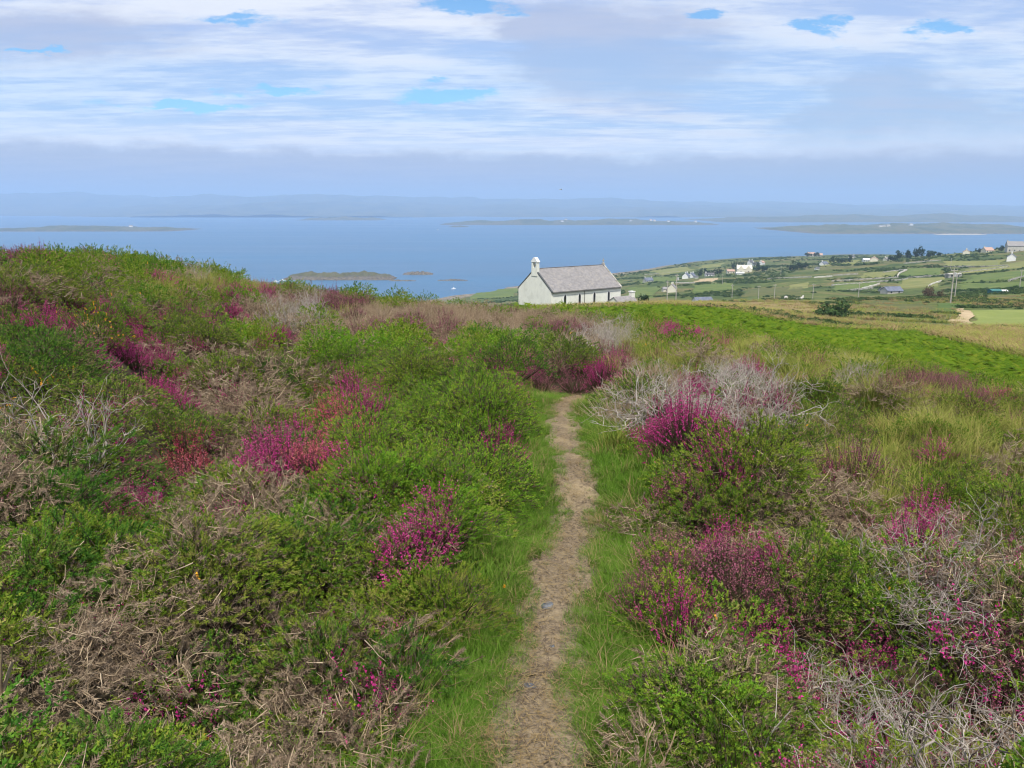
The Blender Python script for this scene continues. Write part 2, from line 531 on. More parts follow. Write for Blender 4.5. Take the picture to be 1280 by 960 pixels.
# heath floor: dark litter; the same sheet carries rough pasture further off
m, t = new_mat('heath_ground')
ge = t.node('ShaderNodeNewGeometry')
sp = t.node('ShaderNodeSeparateXYZ')
t.put(sp.inputs[0], ge.outputs['Position'])
n1 = t.noise(ge.outputs['Position'], 6.0, 5, .6)
near = t.mix(t.step(n1, .35, .65), (.035, .028, .018), (.085, .065, .040))
n2 = t.noise(ge.outputs['Position'], .018, 6, .62, .6)
n3 = t.noise(ge.outputs['Position'], .16, 5, .6)
far = t.ramp(n2, [(.30, (0.035, 0.058, 0.016)), (.42, (0.066, 0.092, 0.023)), (.50, (0.101, 0.120, 0.031)), (.58, (0.156, 0.132, 0.055)), (.68, (0.078, 0.100, 0.025)), (.80, (0.047, 0.068, 0.022))])
far = t.mix(t.step(n3, .40, .68), far, t.mix(1.0, far, (.50, .56, .50), 'MULTIPLY'))
c = t.mix(t.step(sp.outputs[1], 22, 45), near, far)
rock = t.mix(t.step(n3, .4, .6), (.10, .085, .065), (.24, .20, .15))
c = t.mix(t.step(sp.outputs[2], 3.6, 1.6), c, rock)
d = t.node('ShaderNodeBsdfPrincipled')
t.put(d.inputs['Base Color'], c)
d.inputs['Roughness'].default_value = .95
d.inputs['Specular IOR Level'].default_value = .1
finish(t, d.outputs[0])
M['ground'] = m

# water: dark blue body under wind ripples
m, t = new_mat('sea_water')
ge = t.node('ShaderNodeNewGeometry')
mp = t.node('ShaderNodeMapping')
t.l.new(ge.outputs['Position'], mp.inputs[0])
mp.inputs['Scale'].default_value = (.5, 1.0, 1.0)
na = t.noise(mp.outputs[0], .11, 5, .65)
mp2 = t.node('ShaderNodeMapping')
t.l.new(ge.outputs['Position'], mp2.inputs[0])
mp2.inputs['Scale'].default_value = (.0009, .0042, 1.0)
nb = t.noise(mp2.outputs[0], 1.0, 5, .6, .5)
d = t.node('ShaderNodeBsdfPrincipled')
t.put(d.inputs['Base Color'], t.mix(t.step(nb, .38, .62), (.017, .083, .172), (.025, .104, .205)))
t.put(d.inputs['Roughness'], t.math('MULTIPLY_ADD', nb, .25, .22))
d.inputs['IOR'].default_value = 1.33
b = t.node('ShaderNodeBump')
b.inputs['Strength'].default_value = .55
b.inputs['Distance'].default_value = 1.6
t.put(b.inputs['Height'], na)
t.l.new(b.outputs[0], d.inputs['Normal'])
finish(t, d.outputs[0])
M['sea'] = m

def landmat(name, cols, sc, rock_h):
    m, t = new_mat(name)
    ge = t.node('ShaderNodeNewGeometry')
    sp = t.node('ShaderNodeSeparateXYZ')
    t.put(sp.inputs[0], ge.outputs['Position'])
    mp = t.node('ShaderNodeMapping')
    t.l.new(ge.outputs['Position'], mp.inputs[0])
    mp.inputs['Scale'].default_value = (1, .45, 1)
    n = t.noise(mp.outputs[0], sc, 6, .68, .4)
    k = len(cols)
    c = t.ramp(n, [(.3 + .4 * i / (k - 1), q) for i, q in enumerate(cols)])
    n3 = t.noise(ge.outputs['Position'], sc * 9, 4, .6)
    rk = t.mix(t.step(n3, .4, .6), (.045, .040, .034), (.145, .118, .085))
    hh = t.math('ADD', sp.outputs[2], t.math('MULTIPLY', t.math('SUBTRACT', n3, .5), rock_h * 1.6))
    c = t.mix(t.step(hh, rock_h * 1.15, rock_h * .8), c, rk)
    d = t.node('ShaderNodeBsdfPrincipled')
    t.put(d.inputs['Base Color'], c)
    d.inputs['Roughness'].default_value = .95
    finish(t, d.outputs[0])
    return m
M['islet'] = landmat('islet_turf', [(0.026, 0.029, 0.016), (0.058, 0.058, 0.021), (0.078, 0.072, 0.029), (0.039, 0.036, 0.023)], .06, 4.6)
M['island'] = landmat('island_pasture', [(0.024, 0.033, 0.016), (0.048, 0.060, 0.023), (0.090, 0.084, 0.039), (0.036, 0.045, 0.019)], .012, 3.0)
M['mainland'] = landmat('far_country', [(0.018, 0.027, 0.014), (0.042, 0.054, 0.023), (0.090, 0.090, 0.042), (0.030, 0.036, 0.019)], .0045, 3.0)

# ------------------------------------------------------------------ ground sheet
Yr = np.concatenate([np.linspace(-10, 0, 16)[:-1], np.linspace(0, 12, 110)[:-1], np.geomspace(12, 2100, 200)])
Ur = np.linspace(-1.25, 1.25, 260)
YY, UU = np.meshgrid(Yr, Ur, indexing='ij')
XX = UU * (np.maximum(YY, 0) + 8)
ZZ = zf(XX, YY)
nr, nc = XX.shape
idx = np.arange(nr * nc).reshape(nr, nc)
quads = np.stack([idx[:-1, :-1], idx[:-1, 1:], idx[1:, 1:], idx[1:, :-1]], -1).reshape(-1, 4)
g = obj('ground', mesh('ground', np.stack([XX, YY, ZZ], -1).reshape(-1, 3), quads, M['ground'], smooth=True),
        label='heath hillside falling away to pasture and the shore', kind='structure')

# ------------------------------------------------------------------ sea, islands, far shore
obj('sea', mesh('sea', [(-13500, -1800, 0), (13500, -1800, 0), (13500, 14600, 0), (-13500, 14600, 0)], [(0, 1, 2, 3)], M['sea']),
    label='calm blue sea of the wide bay', kind='structure')
def fbm(X, Y, s, seed, oct_=5, gain=.5):
    r = np.random.default_rng(seed)
    out = np.zeros(np.broadcast(X, Y).shape)
    a = 1.0
    for o in range(oct_):
        for _ in range(3):
            th = r.uniform(0, 6.28)
            k = 2 * math.pi / s * (2 ** o) * r.uniform(.7, 1.3)
            ph = r.uniform(0, 6.28)
            out = out + a / 3 * np.sin(k * (X * math.cos(th) + Y * math.sin(th)) + ph + 1.3 * np.sin(k * .5 * (Y * math.cos(th) - X * math.sin(th)) + ph * 2))
        a *= gain
    return out
def island(name, px0, px1, py, depth, height, seed, mat, label, res=(150, 24), power=.5, rough=.5):
    """land rising out of the water between two bearings at the distance where the sea meets row py"""
    r = ray(px0, py)
    Y0 = EYE / -r[2] * r[1]
    xa, xb = at(px0, py, Y0)[0], at(px1, py, Y0)[0]
    L = xb - xa
    s, d = np.meshgrid(np.linspace(0, 1, res[0]), np.linspace(0, 1, res[1]), indexing='ij')
    X = xa + s * L
    D = depth
    Y = Y0 + d * D
    prof = (4 * s * (1 - s)).clip(0) ** power * (4 * d * (1 - d)).clip(0) ** .6
    n = fbm(X, Y, L * .35, seed) * rough
    Z = height * (prof * (1 + n)) - height * .13 + fbm(X, Y, L * .08, seed + 1) * height * .07
    Z = np.where(prof < 1e-6, -2, Z)
    i = np.arange(res[0] * res[1]).reshape(res)
    q = np.stack([i[:-1, :-1], i[1:, :-1], i[1:, 1:], i[:-1, 1:]], -1).reshape(-1, 4)
    o = obj(name, mesh(name, np.stack([X, Y, np.maximum(Z, -2)], -1).reshape(-1, 3), q, mat, smooth=True), label=label, kind='structure')
    return (X, Y, Z)
island('rocky_islet', 350, 492, 350.5, 60, 9, 3, M['islet'], 'low rocky islet with a grassy top close inshore', power=.4)
island('skerry', 502, 541, 343.6, 26, 4, 9, M['islet'], 'small low rock ledge beside the rocky islet', (60, 12), power=.6)
island('skerry', 546, 585, 351, 12, 1.7, 19, M['islet'], 'barely awash rocks off the shore', (60, 12), power=.6)
island('skerry', 485, 520, 351.5, 10, 1.4, 21, M['islet'], 'thin line of awash rocks behind the crest', (60, 12), power=.6)
IS = []
IS.append(island('island', -60, 212, 289.5, 420, 16, 5, M['island'], 'long low grassy island offshore to one side', power=.45))
IS.append(island('island', 365, 475, 275.5, 500, 20, 6, M['island'], 'thin flat island in the middle of the bay', power=.6))
IS.append(island('island', 545, 912, 281.5, 700, 24, 7, M['island'], 'long low island with scattered white cottages', (240, 28), power=.55))
IS.append(island('island', 560, 586, 284, 90, 6, 8, M['island'], 'tiny flat islet off the cottage island', (40, 10), power=.6))
IS.append(island('island', 1020, 1420, 292.5, 900, 22, 12, M['island'], 'low promontory with a pale strand and cottages', (240, 28), power=.35))
IS.append(island('island', 905, 1500, 278, 1400, 34, 14, M['island'], 'hazy low land behind the promontory', (240, 28), power=.4))
# mainland
s, d = np.meshgrid(np.linspace(-1, 1, 420), np.linspace(0, 1, 60), indexing='ij')
Y = 7600 + 6400 * d
X = s * 12800 * (.8 + .2 * d)
coast = 900 * fbm(X, X * 0, 6000, 31) + 250 * fbm(X, X * 0, 1100, 32)
lat = X / Y
top = np.interp(lat, [-.7, -.6, -.5, -.35, -.15, 0, .2, .35, .5, .7], [270, 285, 275, 265, 215, 190, 175, 140, 110, 90])
Z = np.clip((Y - 7900 - coast) / 4200, -.02, 1) ** 1.0
Z = np.where(Y - 7900 - coast < 0, -3, 4 + top * np.clip((Y - 7900 - coast) / 4800, 0, 1) ** 1.1 * (1 + .22 * fbm(X, Y, 2600, 33)) + 7 * fbm(X, Y, 520, 34) * np.clip((Y - 7900 - coast) / 900, 0, 1))
i = np.arange(420 * 60).reshape(420, 60)
q = np.stack([i[:-1, :-1], i[1:, :-1], i[1:, 1:], i[:-1, 1:]], -1).reshape(-1, 4)
obj('hills', mesh('hills', np.stack([X, Y, Z], -1).reshape(-1, 3), q, M['mainland'], smooth=True), label='blue hazy mainland hills across the bay', kind='structure')

# ------------------------------------------------------------------ sea air
m, t = new_mat('sea_haze')
pv = t.node('ShaderNodeVolumePrincipled')
pv.inputs['Color'].default_value = (.43, .61, .88, 1)
pv.inputs['Density'].default_value = 1.0 / 7000
pv.inputs['Anisotropy'].default_value = 0.0
o_ = t.node('ShaderNodeOutputMaterial')
t.l.new(pv.outputs[0], o_.inputs['Volume'])
hz = MB().box(-14000, 14000, -2600, 15200, min(float(ZZ.min()), -3.0) - 1.0, max(float(Z.max()), EYE) + 8.0).build('haze', m, label='thin blue sea haze hanging over the bay', kind='stuff')

# ------------------------------------------------------------------ plant geometry (numpy, triangles)
def unit(v):
    return v / np.maximum(np.linalg.norm(v, axis=-1, keepdims=True), 1e-9)
class TB:
    """triangle buffer with material slots and a per-shoot tint"""
    def __init__(s):
        s.V, s.T, s.MI, s.n = [], [], [], 0
        s.F = []
    def tris(s, V, tint, mi):
        k = len(V) // 3
        s.V.append(V)
        s.T.append(tint)
        s.F.append(np.arange(s.n, s.n + 3 * k).reshape(k, 3))
        s.MI.append(np.full(k, mi))
        s.n += 3 * k
    def indexed(s, V, Fc, tint, mi):
        s.V.append(V)
        s.T.append(tint)
        s.F.append(Fc + s.n)
        s.MI.append(np.full(len(Fc), mi))
        s.n += len(V)
    def mesh(s, name, mats):
        V, T, Fc, MI = np.concatenate(s.V), np.concatenate(s.T), np.concatenate(s.F), np.concatenate(s.MI)
        T4 = np.ones((len(V), 4))
        T4[:, :T.shape[1]] = T
        return mesh(name, V, Fc, mats, MI, T4)
    def split(s, names, mats):
        """one mesh per material slot"""
        V, T, Fc, MI = np.concatenate(s.V), np.concatenate(s.T), np.concatenate(s.F), np.concatenate(s.MI)
        T4 = np.ones((len(V), 4))
        T4[:, :T.shape[1]] = T
        out = []
        for i, (nm, mt) in enumerate(zip(names, mats)):
            f = Fc[MI == i]
            if not len(f):
                continue
            u, inv = np.unique(f.ravel(), return_inverse=True)
            out.append((nm, mesh(nm, V[u], inv.reshape(-1, 3), mt, None, T4[u])))
        return out
def needles(tb, r, P, D, L, k, nl, nw, mi, a0=70, a1=22, t0=.08, t1=1.0, tint=None, jit=.25):
    n = len(P)
    D = unit(D)
    ref = np.where(np.abs(D[:, 2:3]) > .9, np.array([[1., 0, 0]]), np.array([[0, 0, 1.]]))
    A = unit(np.cross(D, ref))
    B = np.cross(D, A)
    t = np.linspace(t0, t1, k)[None] + r.uniform(-.5, .5, (n, k)) / k
    ph = np.arange(k)[None] * 2.39996 + r.uniform(0, 6.28, (n, 1))
    al = np.radians(a0 + (a1 - a0) * t) + r.uniform(-jit, jit, (n, k))
    base = P[:, None] + D[:, None] * (L[:, None] * t)[..., None]
    nd = D[:, None] * np.cos(al)[..., None] + (A[:, None] * np.cos(ph)[..., None] + B[:, None] * np.sin(ph)[..., None]) * np.sin(al)[..., None]
    ln = nl * r.uniform(.65, 1.25, (n, k)) * (1.05 - .35 * t)
    side = unit(np.cross(nd, r.normal(size=(n, k, 3)))) * (nw * r.uniform(.7, 1.2, (n, k)) / 2)[..., None]
    V = np.stack([base + side, base - side, base + nd * ln[..., None]], 2).reshape(-1, 3)
    tr = r.uniform(0, 1, n) if tint is None else tint
    T = np.repeat(np.clip(tr[:, None] + r.uniform(-.12, .12, (n, k)), 0, 1).reshape(-1), 3)
    tb.tris(V, np.stack([T, np.repeat(t.reshape(-1), 3)], -1), mi)
def tubes(tb, r, PL, RD, mi, sides=3):
    """PL (n,m,3) polylines, RD (n,m) radii"""
    n, m, _ = PL.shape
    T = unit(np.gradient(PL, axis=1))
    ref = unit(r.normal(size=(n, 1, 3)))
    A = unit(np.cross(T, ref + 0 * T))
    B = np.cross(T, A)
    th = np.arange(sides) * 2 * np.pi / sides
    ring = PL[:, :, None] + (A[:, :, None] * np.cos(th)[None, None, :, None] + B[:, :, None] * np.sin(th)[None, None, :, None]) * RD[:, :, None, None]
    V = ring.reshape(-1, 3)
    i = np.arange(n * m * sides).reshape(n, m, sides)
    a, b = i[:, :-1], i[:, 1:]
    a2, b2 = np.roll(a, -1, 2), np.roll(b, -1, 2)
    Fc = np.concatenate([np.stack([a, a2, b2], -1).reshape(-1, 3), np.stack([a, b2, b], -1).reshape(-1, 3)])
    tt = np.repeat(r.uniform(0, 1, n), m * sides)
    tb.indexed(V, Fc, np.stack([tt, tt], -1), mi)
def walk(r, S, D, L, m, wig, up=0.0):
    """wandering twigs from points S along D"""
    n = len(S)
    P = np.zeros((n, m, 3))
    P[:, 0] = S
    d = unit(D)
    for j in range(1, m):
        d = unit(d + r.normal(size=(n, 3)) * wig + np.array([0, 0, up]))
        P[:, j] = P[:, j - 1] + d * (L / (m - 1))[:, None]
    return P
def dome(r, n, Rd, H, inner=.3, lob=None):
    th = r.uniform(0, 2 * np.pi, n)
    rr = np.sqrt(r.uniform(0, 1, n))
    p1, p2 = lob
    lump = .78 + .16 * np.sin(3 * th + p1) * rr + .24 * np.sin(7 * rr * np.cos(th) + p2) * np.sin(6 * rr * np.sin(th) + p1) + .13 * np.sin(13 * rr * np.cos(th) + p1) * np.sin(12 * rr * np.sin(th) + p2)
    h = H * np.clip(1 - rr ** 2.4, 0, 1) ** .55 * lump
    edge = 1 + .18 * np.sin(3 * th + p2) + .1 * np.sin(5 * th + p1)
    x, y = Rd * rr * np.cos(th) * edge, Rd * rr * np.sin(th) * edge
    dep = np.where(r.uniform(0, 1, n) < inner, r.uniform(.35, .9, n), 1.0)
    P = np.stack([x, y, h * dep], -1)
    Dr = np.stack([np.cos(th) * rr * 1.25, np.sin(th) * rr * 1.25, .22 + .6 * (1 - rr * rr)], -1) + r.normal(size=(n, 3)) * .28
    return P, unit(Dr)
def gorse_tb(seed, Rd=.42, H=.36, ns=430, k=30, nl=.019, nw=.0048, sl=(.03, .068), dead=0.0, gold=0.0, stems=26, axis=True):
    """slots: 0 foliage, 1 wood, 2 blossom"""
    r = np.random.default_rng(seed)
    tb = TB()
    lob = r.uniform(0, 6, 2)
    P, D = dome(r, ns, Rd, H, .32, lob)
    L = r.uniform(sl[0], sl[1], ns)
    tn = np.clip(r.beta(1.6, 2.0, ns), 0, .86)
    tn = np.where(r.uniform(0, 1, ns) < .15 + dead, r.uniform(.9, 1, ns), tn)
    needles(tb, r, P - D * L[:, None] * .45, D, L, k, nl, nw, 0, 66, 30, tint=tn)
    if axis:
        S = P - D * L[:, None] * .9
        PL = np.stack([S, P - D * L[:, None] * .2, P + D * L[:, None] * .5], 1)
        tubes(tb, r, PL, np.tile([.0022, .0018, .0008], (ns, 1)), 1)
    Q, _ = dome(r, stems, Rd * .85, H * .9, .3, lob)
    b = Q * np.array([.22, .22, 0]) + np.array([0, 0, -.05])
    mid = (b + Q) / 2 + r.normal(size=(stems, 3)) * .035
    tubes(tb, r, np.stack([b, mid, Q], 1), np.stack([r.uniform(.004, .009, stems), r.uniform(.003, .006, stems), np.full(stems, .0018)], 1), 1)
    if gold:
        ng = int(ns * gold)
        Pg, Dg = dome(r, ng, Rd, H, 0, lob)
        needles(tb, r, Pg, Dg, np.full(ng, .03), 7, .013, .012, 2, 60, 40)
    return tb
def dead_gorse_tb(seed, Rd=.42, H=.38, ns=170, k=46, nl=.024, nw=.0042):
    r = np.random.default_rng(seed)
    tb = TB()
    lob = r.uniform(0, 6, 2)
    P, D = dome(r, ns, Rd, H, .45, lob)
    D = unit(D * np.array([1.2, 1.2, .8]) + r.normal(size=D.shape) * .45)
    L = r.uniform(.05, .12, ns)
    needles(tb, r, P - D * L[:, None] * .5, D, L, k, nl, nw, 0, 76, 36)
    PL = walk(r, P - D * L[:, None] * .8, D, L * 1.15, 4, .2)
    tubes(tb, r, PL, np.tile([.0030, .0026, .0020, .0010], (ns, 1)), 1)
    n2 = 34
    Q, Dq = dome(r, n2, Rd * .5, H * .3, .3, lob)
    PL = walk(r, Q * np.array([.5, .5, 0]), Dq * np.array([1.3, 1.3, .8]), r.uniform(.15, .34, n2), 7, .42)
    tubes(tb, r, PL, np.linspace(1, .3, 7)[None] * r.uniform(.002, .005, n2)[:, None], 1)
    return tb
def heather_tb(seed, Rd=.32, H=.44, ns=210, fl=1.0, kl=16, kf=13, fs=.0115, lw=.0045):
    """slots: 0 foliage, 1 stem, 2 blossom"""
    r = np.random.default_rng(seed)
    tb = TB()
    lob = r.uniform(0, 6, 2)
    P, D = dome(r, ns, Rd, H, .12, lob)
    P[:, 2] *= r.uniform(.82, 1.12, ns)
    b = P * np.array([.35, .35, 0]) + r.normal(size=(ns, 3)) * np.array([.02, .02, 0]) + np.array([0, 0, -.02])
    d = P - b
    L = np.linalg.norm(d, axis=1)
    d = unit(d + np.array([0, 0, .06]) + r.normal(size=d.shape) * .05)
    tubes(tb, r, np.stack([b, b + d * L[:, None] * .55, b + d * L[:, None]], 1), np.tile([.0020, .0016, .0008], (ns, 1)), 1)
    needles(tb, r, b, d, L, kl, .013, lw, 0, 55, 35, .30, .97)
    has = r.uniform(0, 1, ns) < fl
    nf = int(has.sum())
    if nf:
        tip = b[has] + d[has] * (L[has] * .74)[:, None]
        needles(tb, r, tip, d[has], L[has] * .29, kf, fs, fs * .95, 2, 85, 60, 0, 1, jit=.5)
    return tb
def dead_tb(seed, Rd=.30, H=.34, n0=12, curl=.34, fine=1.0):
    """bare bleached shrub: stems, branches, twigs; slot 0"""
    r = np.random.default_rng(seed)
    tb = TB()
    th = r.uniform(0, 6.28, n0)
    lean = r.uniform(.25, 1.25, n0)
    D = np.stack([np.cos(th) * lean, np.sin(th) * lean, np.full(n0, .9)], -1)
    S = np.stack([np.cos(th) * .08, np.sin(th) * .08, np.full(n0, -.03)], -1)
    L0 = r.uniform(.8, 1.25, n0) * math.hypot(Rd, H) * .85
    A = walk(r, S, D, L0, 9, curl, .03)
    tubes(tb, r, A, np.linspace(1, .42, 9)[None] * r.uniform(.0045, .0078, n0)[:, None], 0)
    lv = A
    for n1, ls, rad, m in ((int(46 * fine), .55, .0034, 7), (int(150 * fine), .32, .0021, 6), (int(230 * fine), .17, .0014, 4)):
        i, j = r.integers(0, len(lv), n1), r.integers(lv.shape[1] // 3, lv.shape[1], n1)
        S = lv[i, j]
        base = unit(lv[i, j] - lv[i, j - 1])
        D = base * .7 + r.normal(size=(n1, 3)) * .55 + np.array([0, 0, .18])
        B = walk(r, S, D, r.uniform(.6, 1.3, n1) * ls * math.hypot(Rd, H), m, curl * 1.1, .02)
        B[:, :, 2] = np.maximum(B[:, :, 2], .01)
        tubes(tb, r, B, np.linspace(1, .4, m)[None] * r.uniform(.8, 1.2, n1)[:, None] * rad, 0)
        lv = B
    return tb
def grass_tb(seed, n=46, Rd=.07, h=(.07, .17), w=.0035, bend=.5, mi=0, spread=.5):
    r = np.random.default_rng(seed)
    tb = TB()
    th = r.uniform(0, 6.28, n)
    rr = Rd * np.sqrt(r.uniform(0, 1, n))
    b = np.stack([rr * np.cos(th), rr * np.sin(th), np.full(n, -.01)], -1)
    H = r.uniform(h[0], h[1], n)
    ph = th + r.normal(size=n) * .8
    o = np.stack([np.cos(ph), np.sin(ph), np.zeros(n)], -1)
    sd = np.stack([-np.sin(ph), np.cos(ph), np.zeros(n)], -1) * (w * r.uniform(.6, 1.3, n) / 2)[:, None]
    ln = r.uniform(.2, 1, n) * spread
    bd = r.uniform(.3, 1, n) * bend
    up = np.array([0, 0, 1.])
    m1 = b + (o * (ln * .45)[:, None] + up * .55) * H[:, None]
    tip = b + (o * (ln + bd)[:, None] + up * (1.0 - .35 * bd)[:, None]) * H[:, None]
    V = np.stack([b - sd, b + sd, m1 - sd * .8, m1 + sd * .8, tip], 1).reshape(-1, 3)
    i = np.arange(n)[:, None] * 5
    Fc = np.concatenate([i + [0, 1, 3], i + [0, 3, 2], i + [2, 3, 4]])
    tt = np.repeat(r.uniform(0, 1, n), 5)
    tb.indexed(V, Fc, np.stack([tt, tt], -1), mi)
    return tb
def bracken_tb(seed, nf=6, L=.75):
    r = np.random.default_rng(seed)
    tb = TB()
    for f in range(nf):
        th = r.uniform(0, 6.28)
        o = np.array([math.cos(th), math.sin(th), 0])
        sd = np.array([-o[1], o[0], 0])
        ln = L * r.uniform(.7, 1.2)
        t = np.linspace(0, 1, 13)
        ctr = o[None] * (ln * .85 * t ** 1.25)[:, None] + np.array([0, 0, 1.])[None] * (ln * (.95 * t - .48 * t ** 2.4))[:, None] + sd * r.normal() * .03
        tin = r.uniform(0, 1)
        V = []
        for j in range(3, 12):
            tt = (j - 3) / 9
            pl = ln * .36 * (1 - tt) ** .8 * r.uniform(.85, 1.15) + .015
            dirn = unit(ctr[j + 1] - ctr[j])
            for sgn in (-1, 1):
                pd = unit(sd * sgn + dirn * .35 + np.array([0, 0, r.uniform(-.35, .05)]))
                wv = dirn * (ln * .040)
                V += [ctr[j] - wv, ctr[j] + wv, ctr[j] + pd * pl]
        V = np.array(V)
        T = np.repeat(np.clip(tin + r.uniform(-.2, .2, len(V) // 3), 0, 1), 3)
        tb.tris(V, np.stack([T, T], -1), 0)
    return tb
def leafball_tb(seed, n=220, Rd=1.0, H=1.0, ls=.22, z0=.0, flat=.5):
    """ragged clump of leaf-sized faces through its volume"""
    r = np.random.default_rng(seed)
    tb = TB()
    nb = 9
    C = r.normal(size=(nb, 3)) * np.array([.45, .45, .28]) * np.array([Rd, Rd, H]) + np.array([0, 0, H * .5 + z0])
    C[:, 2] = np.maximum(C[:, 2], z0 + H * .2)
    s = r.uniform(.28, .5, nb)
    b = r.integers(0, nb, n)
    d = unit(r.normal(size=(n, 3)))
    P = C[b] + d * (s[b] * r.uniform(.55, 1.05, n))[:, None] * np.array([Rd, Rd, H])
    P[:, 2] = np.maximum(P[:, 2], z0)
    a = unit(r.normal(size=(n, 3)))
    q = unit(np.cross(a, d + r.normal(size=(n, 3)) * flat))
    sz = ls * r.uniform(.5, 1.2, n)[:, None]
    V = np.stack([P - q * sz * .5, P + q * sz * .5, P + np.cross(q, d) * sz], 1).reshape(-1, 3)
    T = np.repeat(np.clip(r.normal(.45, .22, n) + (b % 3) * .08, 0, 1), 3)
    tb.tris(V, np.stack([T, T], -1), 0)
    return tb

# ------------------------------------------------------------------ the path surface
# soil strip
hw = .145
tn = unit(np.gradient(PC, axis=0))
PN = np.stack([tn[:, 1], -tn[:, 0]], -1)
ss = np.linspace(-1, 1, 15)
ww = hw * (1 + .22 * np.sin(np.arange(len(PC)) * .83) + .14 * np.sin(np.arange(len(PC)) * 2.1))
G = PC[:, None] + PN[:, None] * (ss[None] * ww[:, None])[..., None]
gz = zf_smooth(G[..., 0], G[..., 1]) + .012 + .010 * (1 - np.abs(ss))[None] - .02 * (1 - ss[None] ** 2) + np.where(np.abs(ss)[None] > .9, -.03, 0) + RNG.normal(size=G.shape[:2]) * .003 + .012
i = np.arange(G.shape[0] * 15).reshape(G.shape[0], 15)
q = np.stack([i[:-1, :-1], i[:-1, 1:], i[1:, 1:], i[1:, :-1]], -1).reshape(-1, 4)
m, t = new_mat('trodden_soil')
ge = t.node('ShaderNodeNewGeometry')
na = t.noise(ge.outputs['Position'], 60, 6, .7)
nb = t.noise(ge.outputs['Position'], 5.5, 4, .6)
nv = t.node('ShaderNodeTexVoronoi')
t.l.new(ge.outputs['Position'], nv.inputs['Vector'])
nv.inputs['Scale'].default_value = 130
c = t.mix(t.step(na, .36, .64), (.10, .077, .052), (.235, .180, .115))
c = t.mix(t.step(nb, .45, .7), c, (.28, .218, .130))
c = t.mix(t.step(nv.outputs['Distance'], .30, .1), c, (.20, .16, .12))
d = t.node('ShaderNodeBsdfPrincipled')
t.put(d.inputs['Base Color'], c)
d.inputs['Roughness'].default_value = .95
d.inputs['Specular IOR Level'].default_value = .1
bm_ = t.node('ShaderNodeBump')
bm_.inputs['Strength'].default_value = .9
bm_.inputs['Distance'].default_value = .012
t.put(bm_.inputs['Height'], na)
t.l.new(bm_.outputs[0], d.inputs['Normal'])
finish(t, d.outputs[0])
obj('path', mesh('path', np.concatenate([G, gz[..., None]], -1).reshape(-1, 3), q, m, smooth=True), label='narrow trodden earth footpath through the heath', kind='structure')

# ------------------------------------------------------------------ instancing for what nobody could count
def scatter(name, protos, pos, rot, scl, idx, label, cat=None):
    """protos: meshes. One object; geometry nodes put mesh idx[i] at every point"""
    if not len(pos):
        return
    me = bpy.data.meshes.new(name)
    n = len(pos)
    me.vertices.add(n)
    me.vertices.foreach_set('co', np.asarray(pos, np.float32).ravel())
    for nm, ty, dt, arr in (('rot', 'FLOAT_VECTOR', 'vector', rot), ('scl', 'FLOAT_VECTOR', 'vector', scl)):
        a = me.attributes.new(nm, ty, 'POINT')
        a.data.foreach_set(dt, np.asarray(arr, np.float32).ravel())
    a = me.attributes.new('idx', 'INT', 'POINT')
    a.data.foreach_set('value', np.asarray(idx, np.int32))
    o = obj(name, me, label=label, kind='stuff')
    col = bpy.data.collections.new(name + '_sources')
    for k, p in enumerate(protos):
        so = bpy.data.objects.new('%s_source_%02d' % (name, k), p)
        col.objects.link(so)
    gt = bpy.data.node_groups.new(name, 'GeometryNodeTree')
    gt.interface.new_socket('Geometry', in_out='INPUT', socket_type='NodeSocketGeometry')
    gt.interface.new_socket('Geometry', in_out='OUTPUT', socket_type='NodeSocketGeometry')
    N, Lk = gt.nodes, gt.links
    gi, go = N.new('NodeGroupInput'), N.new('NodeGroupOutput')
    ci = N.new('GeometryNodeCollectionInfo')
    ci.inputs[0].default_value = col
    ci.inputs['Separate Children'].default_value = True
    ci.inputs['Reset Children'].default_value = True
    ip = N.new('GeometryNodeInstanceOnPoints')
    def na_(nm, ty):
        a = N.new('GeometryNodeInputNamedAttribute')
        a.data_type = ty
        a.inputs[0].default_value = nm
        return a.outputs[0]
    er = N.new('FunctionNodeEulerToRotation')
    Lk.new(na_('rot', 'FLOAT_VECTOR'), er.inputs[0])
    Lk.new(gi.outputs[0], ip.inputs['Points'])
    Lk.new(ci.outputs[0], ip.inputs['Instance'])
    ip.inputs['Pick Instance'].default_value = True
    Lk.new(na_('idx', 'INT'), ip.inputs['Instance Index'])
    Lk.new(er.outputs[0], ip.inputs['Rotation'])
    Lk.new(na_('scl', 'FLOAT_VECTOR'), ip.inputs['Scale'])
    Lk.new(ip.outputs[0], go.inputs[0])
    md = o.modifiers.new('scatter', 'NODES')
    md.node_group = gt
    return o

